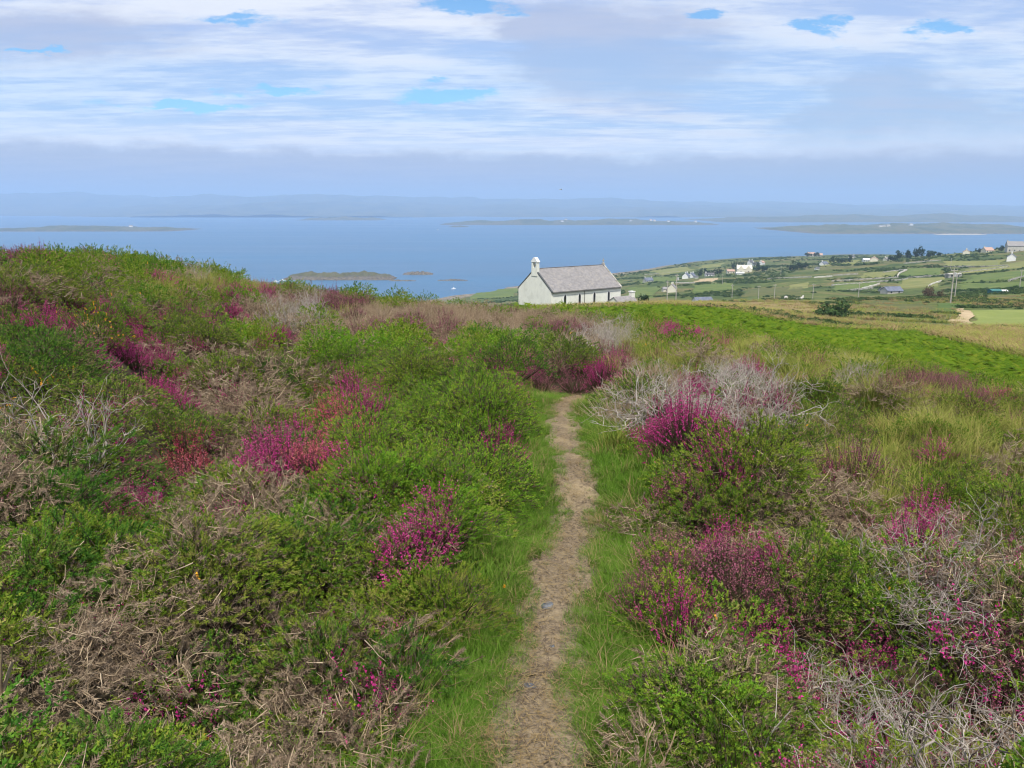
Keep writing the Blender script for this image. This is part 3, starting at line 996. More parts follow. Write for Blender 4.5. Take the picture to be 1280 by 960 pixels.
# ------------------------------------------------------------------ heath: what grows where (photo pixels, sampled at the canopy)
# (cx, cy, rx, ry, kind)
PATCH = [
    # gorse masses
    (560, 540, 150, 85, 'GB'), (620, 625, 75, 50, 'GB'), (440, 520, 90, 40, 'GB'), (460, 445, 70, 25, 'GB'), (430, 425, 60, 12, 'GB'), (640, 432, 60, 6, 'GB'),
    (80, 430, 90, 55, 'GD'), (60, 625, 90, 55, 'GD'), (160, 560, 70, 30, 'GD'), (200, 700, 110, 60, 'GD'), (250, 830, 70, 60, 'GD'), (30, 400, 60, 20, 'GD'), (260, 320, 60, 12, 'GD'), (470, 310, 40, 8, 'G'),
    (300, 665, 80, 35, 'GY'), (480, 700, 110, 50, 'GY'), (530, 760, 70, 60, 'GY'), (500, 860, 60, 40, 'GY'), (100, 350, 90, 15, 'GY'), (230, 352, 40, 8, 'LL'), (60, 940, 60, 30, 'GY'),
    (690, 555, 20, 50, 'G'), (830, 570, 60, 25, 'G'), (900, 590, 60, 20, 'G'), (1000, 640, 90, 20, 'GY'), (880, 780, 70, 40, 'GB'), (960, 800, 70, 40, 'G'), (1040, 690, 70, 40, 'G'), (1240, 770, 50, 40, 'GD'), (1180, 940, 90, 40, 'GY'), (1080, 920, 30, 30, 'GY'),
    (820, 500, 40, 20, 'GY'), (1010, 500, 60, 25, 'G'), (1060, 530, 60, 20, 'G'), (940, 560, 60, 15, 'GY'),
    # tan dead growth
    (480, 385, 130, 16, 'TN'), (620, 395, 140, 16, 'TN'), (730, 410, 60, 14, 'TN'), (330, 395, 40, 14, 'DB'), (290, 470, 60, 40, 'DB'), (300, 590, 70, 20, 'DB'), (60, 810, 95, 60, 'DB'), (300, 770, 60, 35, 'DB'), (420, 860, 110, 55, 'DB'), (460, 640, 45, 22, 'DB'),
    (1150, 650, 90, 25, 'DB'), (1060, 640, 50, 15, 'DB'), (1000, 610, 60, 15, 'DB'), (40, 930, 60, 30, 'DB'), (330, 940, 120, 30, 'DB'), (830, 860, 40, 40, 'DB'), (870, 790, 30, 15, 'DB'), (780, 470, 40, 25, 'TN'), (820, 460, 40, 20, 'TN'), (840, 640, 30, 10, 'DB'), (330, 380, 30, 8, 'DB'), (1190, 600, 70, 12, 'DB'),
    (160, 500, 40, 15, 'DB'), (80, 585, 40, 18, 'DB'),
    # long grass
    (1130, 520, 150, 30, 'L'), (1230, 560, 80, 40, 'L'), (1000, 455, 60, 12, 'L'), (870, 440, 60, 14, 'L'), (1080, 560, 60, 20, 'L'), (960, 430, 80, 8, 'L'), (1200, 530, 100, 20, 'L'), (1060, 450, 60, 8, 'L'), (340, 345, 50, 10, 'LL'),
    # heather
    (75, 385, 62, 14, 'H'), (150, 420, 52, 24, 'H'), (178, 455, 34, 16, 'H'), (225, 478, 40, 18, 'H'), (70, 309, 26, 7, 'H'), (20, 314, 24, 8, 'HM'), (265, 385, 42, 11, 'H'), (235, 376, 34, 8, 'HM'), (305, 357, 26, 5, 'H'), (330, 410, 16, 5, 'H'),
    (222, 555, 48, 26, 'HR'), (400, 520, 36, 22, 'HR'), (345, 548, 20, 10, 'H'), (105, 505, 16, 12, 'H'), (180, 603, 42, 16, 'H'), (470, 485, 24, 10, 'H'), (460, 525, 16, 7, 'H'),
    (620, 455, 52, 15, 'H'), (665, 470, 45, 18, 'H'), (705, 455, 50, 16, 'HM'), (745, 452, 32, 12, 'H'), (625, 547, 14, 11, 'H'), (660, 588, 12, 7, 'H'), (560, 642, 55, 34, 'H'), (700, 402, 34, 6, 'HM'), (780, 432, 24, 14, 'HM'), (520, 400, 60, 8, 'HM'), (400, 372, 50, 6, 'HM'),
    (800, 512, 32, 9, 'H'), (845, 528, 34, 9, 'H'), (905, 545, 42, 9, 'H'), (870, 490, 34, 24, 'H'), (860, 412, 42, 7, 'H'), (882, 424, 17, 5, 'H'), (760, 428, 24, 10, 'HM'), (945, 455, 22, 9, 'H'), (1000, 462, 18, 8, 'H'), (1050, 465, 40, 8, 'HM'), (1095, 432, 16, 6, 'H'), (1120, 437, 30, 5, 'HM'), (1150, 470, 52, 10, 'HM'), (1225, 490, 26, 8, 'HR'), (1200, 475, 60, 12, 'HM'),
    (850, 585, 50, 15, 'H'), (900, 600, 50, 12, 'HM'), (1050, 582, 32, 13, 'H'), (1180, 622, 62, 11, 'H'), (1120, 607, 36, 9, 'H'), (900, 650, 120, 24, 'HM'), (830, 690, 50, 42, 'HM'), (945, 645, 40, 14, 'H'), (860, 740, 34, 22, 'H'), (935, 740, 34, 14, 'H'), (1000, 758, 40, 12, 'H'), (1085, 800, 26, 30, 'H'), (1030, 915, 62, 45, 'H'), (915, 930, 46, 34, 'HM'), (940, 690, 60, 24, 'HM'), (880, 850, 20, 12, 'HR'), (970, 870, 40, 26, 'H'), (1100, 560, 40, 8, 'HM'), (920, 415, 40, 4, 'HM'),
    # bleached dead shrubs
    (365, 386, 36, 14, 'DG'), (760, 420, 36, 14, 'DG'), (915, 500, 48, 34, 'DG'), (830, 488, 22, 16, 'DG'), (1062, 470, 32, 7, 'DG'), (1200, 690, 70, 40, 'DG'), (1120, 835, 70, 45, 'DG'), (1010, 860, 36, 40, 'DG'), (85, 562, 44, 20, 'DG'), (254, 334, 12, 7, 'DG'), (1240, 890, 40, 50, 'DG'), (860, 870, 20, 26, 'DG'),
    # orange flowers among the gorse
    (40, 490, 46, 26, 'O'), (100, 400, 24, 9, 'O'), (420, 462, 18, 6, 'O'), (830, 430, 20, 5, 'O'), (960, 470, 12, 5, 'O'),
]
PA = np.array([p[:4] for p in PATCH], float)
for _i, _p in enumerate(PATCH):
    if _p[4] in ('H', 'HR', 'HM'):
        PA[_i, 2:] *= 1.22
PK = [p[4] for p in PATCH]
BASE = {'bank_top': dict(H=0.13, G=.28, GY=.16, HM=.16, TN=.14, GD=.14, DB=.12), 'bank_mid': dict(H=0.14, G=.30, GB=.09, GY=.18, HM=.13, DB=.2, GD=.1), 'bank_low': dict(G=.29, GD=.18, GY=.18, DB=.27, H=.07, HM=.05),
        'bank_foot': dict(GD=.31, G=.2, GY=.14, DB=.35), 'crest': dict(TN=.4, HM=.2, G=.15, DB=.15, GY=.1), 'slope_top': dict(H=0.08, G=.2, L=.34, HM=.2, DB=.08, GY=.18),
        'slope_grass': dict(H=0.08, L=.36, G=.22, HM=.18, GY=.18, DB=.06), 'slope_mid': dict(H=0.16, G=.32, GY=.16, DB=.24, HM=.22, DG=.04, L=.02), 'slope_foot': dict(H=0.18, G=.30, GY=.22, DB=.22, HM=.18, DG=.08)}
def region(px, py, west):
    if 300 < px < 800 and 340 < py < 412:
        return 'crest'
    if west:
        return 'bank_top' if py < 350 else 'bank_mid' if py < 470 else 'bank_low' if py < 600 else 'bank_foot'
    if py < 470:
        return 'slope_top'
    if py < 620:
        return 'slope_grass' if px > 950 else 'slope_mid'
    return 'slope_foot'
def kind_at(px, py, west):
    px += random.gauss(0, 6)
    py += random.gauss(0, 3)
    q = ((px - PA[:, 0]) / PA[:, 2]) ** 2 + ((py - PA[:, 1]) / PA[:, 3]) ** 2
    hit = np.nonzero(q < 1)[0]
    if len(hit):
        # the smaller, later-named patch wins, with some intermixing
        for h in hit[::-1]:
            keep = .9 if q[h] < .6 else .62
            if PK[h] in ('GB', 'GD', 'GY', 'G', 'DB', 'L'):
                keep -= .14
            if PK[h] in ('H', 'HR'):
                keep = .95
            if PK[h] == 'DB' and py > 700:
                keep = .93
            if PK[h] == 'DG':
                keep = .7 if py > 600 else .6
            if random.random() < keep:
                return PK[h]
    b = BASE[region(px, py, west)]
    return random.choices(list(b), list(b.values()))[0]

# bracken and near-heath limits in the photo
BR_LOW = ([560, 650, 740, 800, 850, 900, 1000, 1100, 1200, 1290, 1500], [378, 383, 389, 396, 406, 415, 428, 444, 465, 482, 524])
BR_TOP = ([560, 1000, 1130, 1200, 1290, 1500], [300, 300, 404, 420, 441, 470])

cand = []       # (X, Y, Z, px, py, kind, pathdist)
def sow(y0, y1, sp):
    xs, ys = [], []
    Y = y0
    while Y < y1:
        hwid = .74 * max(Y, 0) + (2.6 if Y < 10 else 1.5)
        n = int(2 * hwid / sp)
        xs += list(np.linspace(-hwid, hwid, n) + RNG.uniform(-.5, .5, n) * sp)
        ys += list(Y + RNG.uniform(-.5, .5, n) * sp)
        Y += sp
    X, Y = np.array(xs), np.array(ys)
    Z = zf(X, Y)
    px, py, d = proj(X, Y, Z + .3)
    pd = path_d(X, Y)
    ok = ((px > -170) & (px < 1450) | (Y < 10.5)) & (X * X + Y * Y > .45)
    for k in np.nonzero(ok)[0]:
        bl = np.interp(px[k], *BR_LOW)
        if Y[k] > 14 and py[k] < bl - 2 and px[k] > 655:
            continue
        if Y[k] > 30 and px[k] < 800:
            continue
        kd = kind_at(px[k], py[k], pd[k] < 0)
        clear = .39 if pd[k] < 0 else .35
        if kd in ('L', 'LL'):
            clear = .28
        if kd == 'DG':
            clear += .08
        if abs(pd[k]) < clear + random.uniform(-.03, .12):
            continue
        cand.append((X[k], Y[k], Z[k], px[k], py[k], kd, pd[k]))
sow(-1.5, 1.0, .34)
sow(1.0, 4.2, .225)
sow(4.2, 10.5, .33)
sow(10.5, 20, .42)
sow(20, 38, .55)

# ------------------------------------------------------------------ plant prototypes
GMAT = {'G': 'gorse', 'GD': 'gorse_dark', 'GB': 'gorse_bright', 'GY': 'gorse_yellow', 'O': 'gorse'}
NEAR, MIDM, FARM = {}, {}, {}
for kd, mn in GMAT.items():
    NEAR[kd], MIDM[kd], FARM[kd] = [], [], []
    for v in range(3):
        kw = dict(GD=dict(nl=.023, nw=.0050, sl=(.042, .09), k=38, ns=340, H=.38), GB=dict(ns=470, H=.36, nl=.017), GY=dict(H=.34)).get(kd, {})
        kw = dict(kw, dead=.03 if kd != 'GB' else -.02, gold=.05 if kd == 'O' else (.003 if v == 0 and kd in ('G', 'GY') else 0))
        tb = gorse_tb(100 + v * 7 + ord(kd[-1]), **kw)
        NEAR[kd].append(tb.split(['foliage', 'stem', 'blossom'], [M[mn], M['twig_dark'], M['gold']]))
        tb = gorse_tb(200 + v * 7 + ord(kd[-1]), Rd=.38, H=.37, ns=700, k=13, nl=.0145, nw=.0064, sl=(.02, .046), stems=16, dead=kw['dead'], gold=kw['gold'])
        MIDM[kd].append(tb.split(['foliage', 'stem', 'blossom'], [M[mn], M['twig_dark'], M['gold']]))
        tb = gorse_tb(300 + v * 7 + ord(kd[-1]), Rd=.40, H=.44, ns=330, k=9, nl=.024, nw=.0115, sl=(.03, .065), stems=10, axis=False, dead=kw['dead'], gold=kw['gold'] * 1.5)
        FARM[kd].append(tb.mesh('gorse_tuft', [M[mn], M['twig_dark'], M['gold']]))
NEAR['DB'] = [dead_gorse_tb(500 + v).split(['foliage', 'stem'], [M['gorse_dead'], M['branch_tan']]) for v in range(4)]
FARM['DB'] = [dead_gorse_tb(520 + v, ns=130, k=12, nl=.030, nw=.008).mesh('dead_tuft', [M['gorse_dead'], M['branch_tan']]) for v in range(3)]
def tan_tb(seed, far=False):
    r = np.random.default_rng(seed)
    tb = heather_tb(seed, .36, .30, 210 if not far else 130, 0, 10, 5, .01, .005 if not far else .011)
    return tb
NEAR['TN'] = [tan_tb(540 + v).split(['foliage', 'stem'], [M['litter_dead'], M['branch_tan']]) for v in range(3)]
FARM['TN'] = [tan_tb(560 + v, True).mesh('tan_tuft', [M['litter_dead'], M['branch_tan']]) for v in range(3)]
for kd, bl, fl in (('H', 'bell', .82), ('HM', 'bell_dull', .65), ('HR', 'bell_red', .8)):
    NEAR[kd] = [heather_tb(600 + v + ord(kd[-1]), fl=fl).split(['foliage', 'stem', 'blossom'], [M['heather_leaf'], M['heather_stem'], M[bl]]) for v in range(4)]
    FARM[kd] = [heather_tb(640 + v + ord(kd[-1]), Rd=.36, ns=120, fl=fl, kl=8, kf=7, fs=.019, lw=.010).mesh('heather_tuft', [M['heather_leaf'], M['heather_stem'], M[bl]]) for v in range(3)]
NEAR['DG'] = [dead_tb(700 + v).split(['branch'], [M['twig_grey']]) for v in range(5)]
FARM['DG'] = [dead_tb(720 + v, fine=.7, curl=.16).mesh('dead_tuft', [M['twig_grey']]) for v in range(2)]

KIND = {
    'G': ('gorse_bush', 'gorse', 'mid green spiny gorse bush'), 'GD': ('gorse_bush', 'gorse', 'deep green long-spined gorse bush'), 'GB': ('gorse_bush', 'gorse', 'fresh bright green gorse bush'),
    'GY': ('gorse_bush', 'gorse', 'yellowish green gorse bush'), 'O': ('gorse_bush', 'gorse', 'gorse bush dotted with orange yellow flowers'),
    'DB': ('dead_gorse_bush', 'dead gorse', 'dry tan gorse bush with dead spiny shoots'), 'TN': ('dead_heath_bush', 'dead heather', 'dry straw coloured dead heather bush'),
    'H': ('heather_bush', 'heather', 'heather bush covered in magenta bells'), 'HM': ('heather_bush', 'heather', 'dusky purple heather bush past full bloom'), 'HR': ('heather_bush', 'heather', 'heather bush with rose red bells'),
    'DG': ('dead_shrub', 'dead shrub', 'bleached grey leafless shrub with twisted twigs')}
def zone(pd, Y):
    if Y > 9.5:
        return 'near the crest', 'crest'
    if abs(pd) < .85:
        return ('at the path edge below the bank', 'path edge by bank') if pd < 0 else ('at the downhill path edge', 'downhill path edge')
    return ('up the bank', 'bank') if pd < 0 else ('on the downhill slope', 'slope')
def bush_label(k, kd, s, sz, zt):
    size = 'low ' if sz < .74 else 'tall ' if sz > 1.16 else 'broad ' if s > 1.1 else ''
    b = beside(k)
    nb = ' by ' + ' and '.join(b) if b else ''
    t_ = size + SHORT[kd] + nb + ', ' + zt
    if len(t_.split()) > 15:
        t_ = size + SHORT[kd] + ' by ' + b[0] + ', ' + zt
    if len(t_.split()) > 15:
        t_ = SHORT[kd] + ', ' + zt
    return t_
LIMIT = {'gorse_bush': 300, 'heather_bush': 300, 'dead_gorse_bush': 150, 'dead_heath_bush': 110, 'dead_shrub': 90}
cand.sort(key=lambda c: c[1])
CXY = np.array([(c[0], c[1]) for c in cand])
CK = [c[5] for c in cand]
BY = {'G': 'mid green gorse', 'GD': 'deep green gorse', 'GB': 'bright green gorse', 'GY': 'yellowish gorse', 'O': 'orange-flowered gorse', 'DB': 'dry tan gorse', 'TN': 'straw coloured heather',
      'H': 'magenta heather', 'HM': 'dusky heather', 'HR': 'rose heather', 'DG': 'a bleached dead shrub', 'L': 'long grass', 'LL': 'long grass'}
SHORT = {'G': 'mid green gorse bush', 'GD': 'deep green gorse bush', 'GB': 'bright green gorse bush', 'GY': 'yellowish green gorse bush', 'O': 'gorse bush with orange flowers', 'DB': 'dry tan dead gorse bush', 'TN': 'straw coloured dead heather bush',
         'H': 'magenta heather bush', 'HM': 'dusky purple heather bush', 'HR': 'rose red heather bush', 'DG': 'bleached grey dead shrub'}
def beside(k):
    d = ((CXY - CXY[k]) ** 2).sum(1)
    out = []
    for j in np.argsort(d)[1:14]:
        w = BY[CK[j]]
        if CK[j] != CK[k] and w not in out:
            out.append(w)
        if len(out) == 2:
            break
    return out
made = {}
stuff = {}
grass_long = []
for ci_, (X, Y, Z, px, py, kd, pd) in enumerate(cand):
    if kd in ('L', 'LL'):
        grass_long.append((X, Y, Z, kd))
        continue
    name, cat, look = KIND[kd]
    s = random.uniform(.78, 1.18)
    if kd == 'DG':
        s = random.uniform(.8, 1.15)
    if kd in ('H', 'HM', 'HR'):
        s *= .82
    if Y < 4.2:
        s *= .72
    if abs(pd) < .6:
        s *= .9
    sz = s * random.uniform(.82, 1.18) * (1.1 if .3 < abs(pd) < 1.1 and kd[0] == 'G' else 1)
    inframe = -60 < px < 1340 and py < 1060 and Y > .9
    lim = Y < (24 if kd == 'DG' else 13) and made.get(name, 0) < LIMIT[name]
    if kd == 'DG' and random.random() < (.55 if Y < 5 else .3):
        kd2 = random.choice(['G', 'DB', 'GY'])
        stuff.setdefault(kd2, []).append((X, Y, Z, .85, .8)) if not (lim and inframe) else None
    if inframe and lim:
        made[name] = made.get(name, 0) + 1
        zt, zg = zone(pd, Y)
        root = empty(name, (X, Y, Z), random.uniform(0, 6.28), label=bush_label(ci_, kd, s, sz, zt), cat=cat, group='%s, %s' % (look, zg))
        root.scale = (s, s, sz)
        root.rotation_euler[0] = random.gauss(0, .07)
        root.rotation_euler[1] = random.gauss(0, .07)
        for nm, me in random.choice((NEAR if Y < 4.4 else MIDM).get(kd) or NEAR[kd]):
            obj(nm, me, root, kind='stuff')
    else:
        stuff.setdefault(kd, []).append((X, Y, Z, s * (1.0 if Y < 20 else 1.25), sz * (1.0 if Y < 20 else 1.15)))
# low growth knitting the bushes together
for (X, Y, Z, px, py, kd, pd) in cand:
    if Y > 12:
        break
    for _ in range(2 if Y < 5 else 1):
        x_, y_ = X + random.uniform(-.2, .2), Y + random.uniform(-.2, .2)
        if abs(float(path_d(x_, y_)[0])) < .46 or x_ * x_ + y_ * y_ < .5:
            continue
        k2 = random.choices([kd if kd in FARM and kd != 'DG' else 'G', 'DB', 'HM', 'H', 'G', 'GY'], [.3, .22, .12, .12, .14, .1])[0]
        sc_ = random.uniform(.38, .62)
        stuff.setdefault(k2, []).append((x_, y_, float(zf(x_, y_)), sc_, sc_ * random.uniform(.8, 1.25)))
# undergrowth between the bushes: smaller shoots that close the gaps, too many to count
NAMES = {'G': ('gorse_cover', 'low green gorse filling the heath'), 'GD': ('gorse_cover', 'deep green gorse filling the bank'), 'GB': ('gorse_cover', 'bright green low gorse filling gaps'), 'GY': ('gorse_cover', 'yellowish green gorse filling gaps'),
         'O': ('gorse_cover', 'flowering gorse filling gaps'), 'DB': ('dead_gorse_cover', 'dry dead gorse filling gaps'), 'TN': ('dead_heath_cover', 'dry tan heath along the crest'), 'H': ('heather_cover', 'magenta heather woven low through the heath'),
         'HM': ('heather_cover', 'dusky heather woven low through the heath'), 'HR': ('heather_cover', 'rose red heather woven low through the heath'), 'DG': ('dead_twig_cover', 'bleached dead twigs further off')}
for kd, L in stuff.items():
    L = np.array(L)
    n = len(L)
    rot = np.stack([RNG.normal(0, .08, n), RNG.normal(0, .08, n), RNG.uniform(0, 6.28, n)], -1)
    scatter(NAMES[kd][0], FARM[kd], L[:, :3], rot, np.stack([L[:, 3], L[:, 3], L[:, 4]], -1), RNG.integers(0, len(FARM[kd]), n), NAMES[kd][1])

# ------------------------------------------------------------------ grasses
GP = [grass_tb(800 + v, 52, .07, (.04, .12), .003).mesh('grass_tuft', [M['grass']]) for v in range(5)]
GL = [grass_tb(830 + v, 70, .10, (.16, .36), .0045, .6, 0, .45).mesh('moor_grass_tuft', [M['grass_long']]) for v in range(4)]
GS = [grass_tb(860 + v, 26, .06, (.10, .22), .003, .7, 0, .9).mesh('straw_tuft', [M['straw']]) for v in range(2)]
n = 10500
k = RNG.integers(8, len(PC) - 1, n)
off = RNG.normal(0, .26, n)
X = PC[k, 0] + PN[k, 0] * off + RNG.normal(0, .03, n)
Y = PC[k, 1] + PN[k, 1] * off + RNG.normal(0, .05, n)
pdv = np.abs(path_d(X, Y))
lim = .10 + .05 * np.sin(Y * 4.1) + .04 * np.sin(Y * 9.3 + X * 5)
keep = ((pdv > lim) & (pdv < .58)) | ((pdv > .06) & (RNG.uniform(0, 1, n) < .16 + .34 * (np.sin(Y * 5.3) > .72)))
keep &= (Y > -.6) & (Y < 9.5)
X, Y, pdv = X[keep], Y[keep], pdv[keep]
sc = RNG.uniform(.55, 1.1, len(X)) * np.clip(.25 + pdv * 2.1, .3, 1.2)
rot = np.stack([RNG.normal(0, .12, len(X)), RNG.normal(0, .12, len(X)), RNG.uniform(0, 6.28, len(X))], -1)
scatter('grass', GP + GS, np.stack([X, Y, zf(X, Y) + .004], -1), rot, np.stack([sc, sc, sc * RNG.uniform(.7, 1.2, len(X))], -1), np.where(RNG.uniform(0, 1, len(X)) < .03, 5 + RNG.integers(0, 2, len(X)), RNG.integers(0, 5, len(X))), 'soft green grass edging the footpath')
# coarse grass among the bushes and down the slope
L = np.array([(x, y, z) for (x, y, z, kd) in grass_long])
rep = []
for j in range(6):
    o = RNG.uniform(-.26, .26, (len(L), 2)) * np.clip(L[:, 1:2] / 9, .8, 1.4)
    rep.append(np.stack([L[:, 0] + o[:, 0], L[:, 1] + o[:, 1]], -1))
C = [(c[0], c[1]) for c in cand if c[1] < 20 and random.random() < .035]
rep.append(np.array(C) + RNG.uniform(-.15, .15, (len(C), 2)))
rep = np.concatenate(rep)
rep = rep[np.abs(path_d(rep[:, 0], rep[:, 1])) > .3]
n = len(rep)
sc = RNG.uniform(.7, 1.2, n) * np.clip(rep[:, 1] / 14 + .5, .7, 1.25)
scatter('moor_grass', GL + GS, np.stack([rep[:, 0], rep[:, 1], zf(rep[:, 0], rep[:, 1])], -1), np.stack([RNG.normal(.05, .1, n), RNG.normal(0, .1, n), RNG.uniform(0, 6.28, n)], -1),
        np.stack([sc, sc, sc], -1), np.where(RNG.uniform(0, 1, n) < .07, 4 + RNG.integers(0, 2, n), RNG.integers(0, 4, n)), 'long pale moor grass on the slope')
# straw trodden flat on the path
def straw_tb(seed, n=26):
    r = np.random.default_rng(seed)
    tb = TB()
    P = np.stack([r.uniform(-.07, .07, n), r.uniform(-.07, .07, n), r.uniform(.0, .012, n)], -1)
    th = r.uniform(0, 6.28, n)
    d = np.stack([np.cos(th), np.sin(th), r.normal(0, .12, n)], -1) * r.uniform(.02, .06, n)[:, None]
    w = np.stack([-np.sin(th), np.cos(th), np.zeros(n)], -1) * .0010
    V = np.stack([P - w, P + w, P + d], 1).reshape(-1, 3)
    T = np.repeat(r.uniform(0, 1, n), 3)
    tb.tris(V, np.stack([T, T], -1), 0)
    return tb
ST = [straw_tb(900 + v).mesh('straw_bits', [M['straw']]) for v in range(3)] + [straw_tb(910 + v).mesh('twig_bits', [M['twig_dark']]) for v in range(1)]
n = 430
k = RNG.integers(20, len(PC) - 1, n)
off = RNG.normal(0, .15, n)
X, Y = PC[k, 0] + PN[k, 0] * off, PC[k, 1] + PN[k, 1] * off + RNG.normal(0, .04, n)
scatter('straw_litter', ST, np.stack([X, Y, zf(X, Y) + .022], -1), np.stack([np.zeros(n), np.zeros(n), RNG.uniform(0, 6.28, n)], -1), np.tile(RNG.uniform(.8, 1.3, n)[:, None], (1, 3)), RNG.integers(0, 4, n), 'dry straw bits trodden into the footpath')

# ------------------------------------------------------------------ bracken
BRK = [bracken_tb(950 + v).mesh('bracken_tuft', [M['bracken']]) for v in range(5)]
xs, ys = [], []
Yb = 23.0
while Yb < 100:
    sp = .46 + Yb * .0035
    a, b = -.02 * Yb, .78 * Yb
    n = int((b - a) / sp)
    xs.append(np.linspace(a, b, n) + RNG.uniform(-.5, .5, n) * sp)
    ys.append(Yb + RNG.uniform(-.5, .5, n) * sp)
    Yb += sp
X, Y = np.concatenate(xs), np.concatenate(ys)
Z = zf(X, Y)
px, py, _ = proj(X, Y, Z + .5)
wv = 2.5 * np.sin(px * .05) + 1.5 * np.sin(px * .13 + 1)
ok = (py < np.interp(px, *BR_LOW) + wv) & (py > np.interp(px, *BR_TOP) + wv * .6) & (px > 640) & (px < 1420)
X, Y, Z = X[ok], Y[ok], Z[ok]
n = len(X)
sc = RNG.uniform(.75, 1.25, n)
scatter('bracken', BRK, np.stack([X, Y, Z - .05], -1), np.stack([RNG.normal(0, .08, n), RNG.normal(0, .08, n), RNG.uniform(0, 6.28, n)], -1), np.stack([sc, sc, sc * .9], -1), RNG.integers(0, 5, n), 'bright green bracken spread below the heath')
print('COUNTS', made, {k: len(v) for k, v in stuff.items()}, 'grass', len(rep), 'bracken', n, 'cand', len(cand))

# ------------------------------------------------------------------ building materials
M['limewash'] = flatmat('limewash', (.62, .62, .55), (.68, .68, .60), .9, .9, cc=(.57, .57, .50), ccs=.5)
M['cream'] = flatmat('cream_render', (.54, .51, .41), (.60, .57, .46), .8, .9)
M['white'] = flatmat('white_render', (.62, .62, .60), (.68, .68, .66), .8, .9)
M['grey_render'] = flatmat('grey_render', (.36, .34, .30), (.44, .42, .37), .6, .9)
M['slate'] = flatmat('lichened_slate', (.175, .165, .162), (.245, .232, .228), 1.6, .8, 6, (1, 1, 1), .3, .7, 0, .2, (.26, .24, .22), .7)
M['slate_blue'] = flatmat('blue_slate', (.09, .10, .135), (.14, .155, .20), 1.0, .6)
M['slate_dark'] = flatmat('dark_slate', (.07, .07, .075), (.12, .115, .115), 1.0, .7)
M['clay_roof'] = flatmat('clay_roof', (.34, .22, .17), (.42, .28, .22), 1.0, .8)
M['dark'] = flatmat('dark_glass', (.010, .011, .013), (.018, .019, .022), 2.0, .12, spec=.5)
M['gutter'] = flatmat('gutter_paint', (.055, .058, .055), (.075, .078, .075), 2.0, .5)
M['stone'] = flatmat('field_stone', (.26, .25, .225), (.42, .40, .36), .9, .95, cc=(.17, .17, .13), ccs=.6)
M['stone_pale'] = flatmat('pale_stone', (.42, .40, .36), (.58, .55, .50), .9, .95)
M['wood'] = flatmat('pole_wood', (.30, .275, .24), (.40, .37, .33), 1.5, .85, stretch=(3, 3, .3))
M['metal'] = flatmat('galvanised', (.32, .33, .34), (.42, .43, .44), 3, .5)
M['porcelain'] = flatmat('porcelain', (.45, .44, .42), (.55, .54, .52), 3, .3)
M['teal'] = flatmat('teal_paint', (.03, .12, .11), (.045, .15, .14), 2, .6)
M['boat_white'] = flatmat('boat_white', (.74, .75, .76), (.80, .80, .80), 2, .35)
M['boat_dark'] = flatmat('boat_dark', (.06, .08, .12), (.08, .10, .15), 2, .4)
M['bell_metal'] = flatmat('bell_metal', (.10, .085, .05), (.14, .12, .07), 4, .4)

# ------------------------------------------------------------------ chapel
YA = 185.0
ax, ay, az_ = at(689, 365, YA)                   # eaves above the corner nearest the path
ang = R(37)
ex, ey = (math.cos(ang), math.sin(ang)), (-math.sin(ang), math.cos(ang))
WD, LN = 12.4, 22.4
mx_, my_ = ax + ey[0] * WD / 2, ay + ey[1] * WD / 2
RZ = at(675, 337.0, my_)[2] - az_                # ridge above eaves
HE = 5.0                                         # eaves above the ground
church = empty('church', (ax, ay, az_ - HE), ang, label='cream limewashed country church with slate roof and bellcote below the heath', cat='church')
def px_along(px, py):
    u = ray(px, py)
    u = u[0] / u[1]
    return (u * ay - ax) / (ex[0] - u * ex[1])
b = MB()
b.prism([(0, 0), (WD, 0), (WD, HE), (WD / 2, HE + RZ), (0, HE)], 'x', 0, LN)
b.build('wall', M['limewash'], church)
ov, th = .28, .16
sl = RZ / (WD / 2)
for sgn, nm_ in ((1, 'roof'), (-1, 'roof')):
    b = MB()
    y0 = -ov if sgn > 0 else WD + ov
    e = WD / 2
    b.prism([(y0, HE - ov * sl + .03), (e, HE + RZ + .03), (e, HE + RZ + .03 + th), (y0, HE - ov * sl + .03 + th)], 'x', .32, LN - .32)
    rf = b.build(nm_, M['slate'], church)
    if sgn > 0:
        # courses of slates as low steps down the visible slope
        b2 = MB()
        n_ = 22
        for k_ in range(n_):
            f0 = k_ / n_
            yy = y0 + (e - y0) * f0
            zz = HE - ov * sl + .03 + th + (RZ + ov * sl) * f0
            dyy = (e - y0) / n_
            b2.prism([(yy, zz + .002), (yy + dyy * .98, zz + dyy * sl + .002), (yy, zz + .032)], 'x', .34, LN - .34)
        b2.build('slate_course', M['slate'], rf)
MB().tube((.3, WD / 2, HE + RZ + th + .06), (LN - .3, WD / 2, HE + RZ + th + .06), .11, .11, 6).build('ridge_tile', M['slate_dark'], church)
for x0 in (-.06, LN - .36):
    b = MB()
    for y0, e in ((-.32, WD / 2), (WD + .32, WD / 2)):
        b.prism([(y0, HE - .32 * sl + .02), (e, HE + RZ + .05), (e, HE + RZ + .36), (y0, HE - .32 * sl + .3)], 'x', x0 + (.001 if y0 < 0 else .003), x0 + .42)
    b.build('gable_coping', M['stone'] if x0 > 1 else M['gutter'], church)
MB().box(.35, LN - .35, -.42, -.29, HE - .34, HE - .22).build('gutter', M['gutter'], church)
dpx = px_along(730.5, 370)
MB().tube((dpx, -.12, 0), (dpx, -.12, HE - .3), .07, .07, 8).build('downpipe', M['gutter'], church)
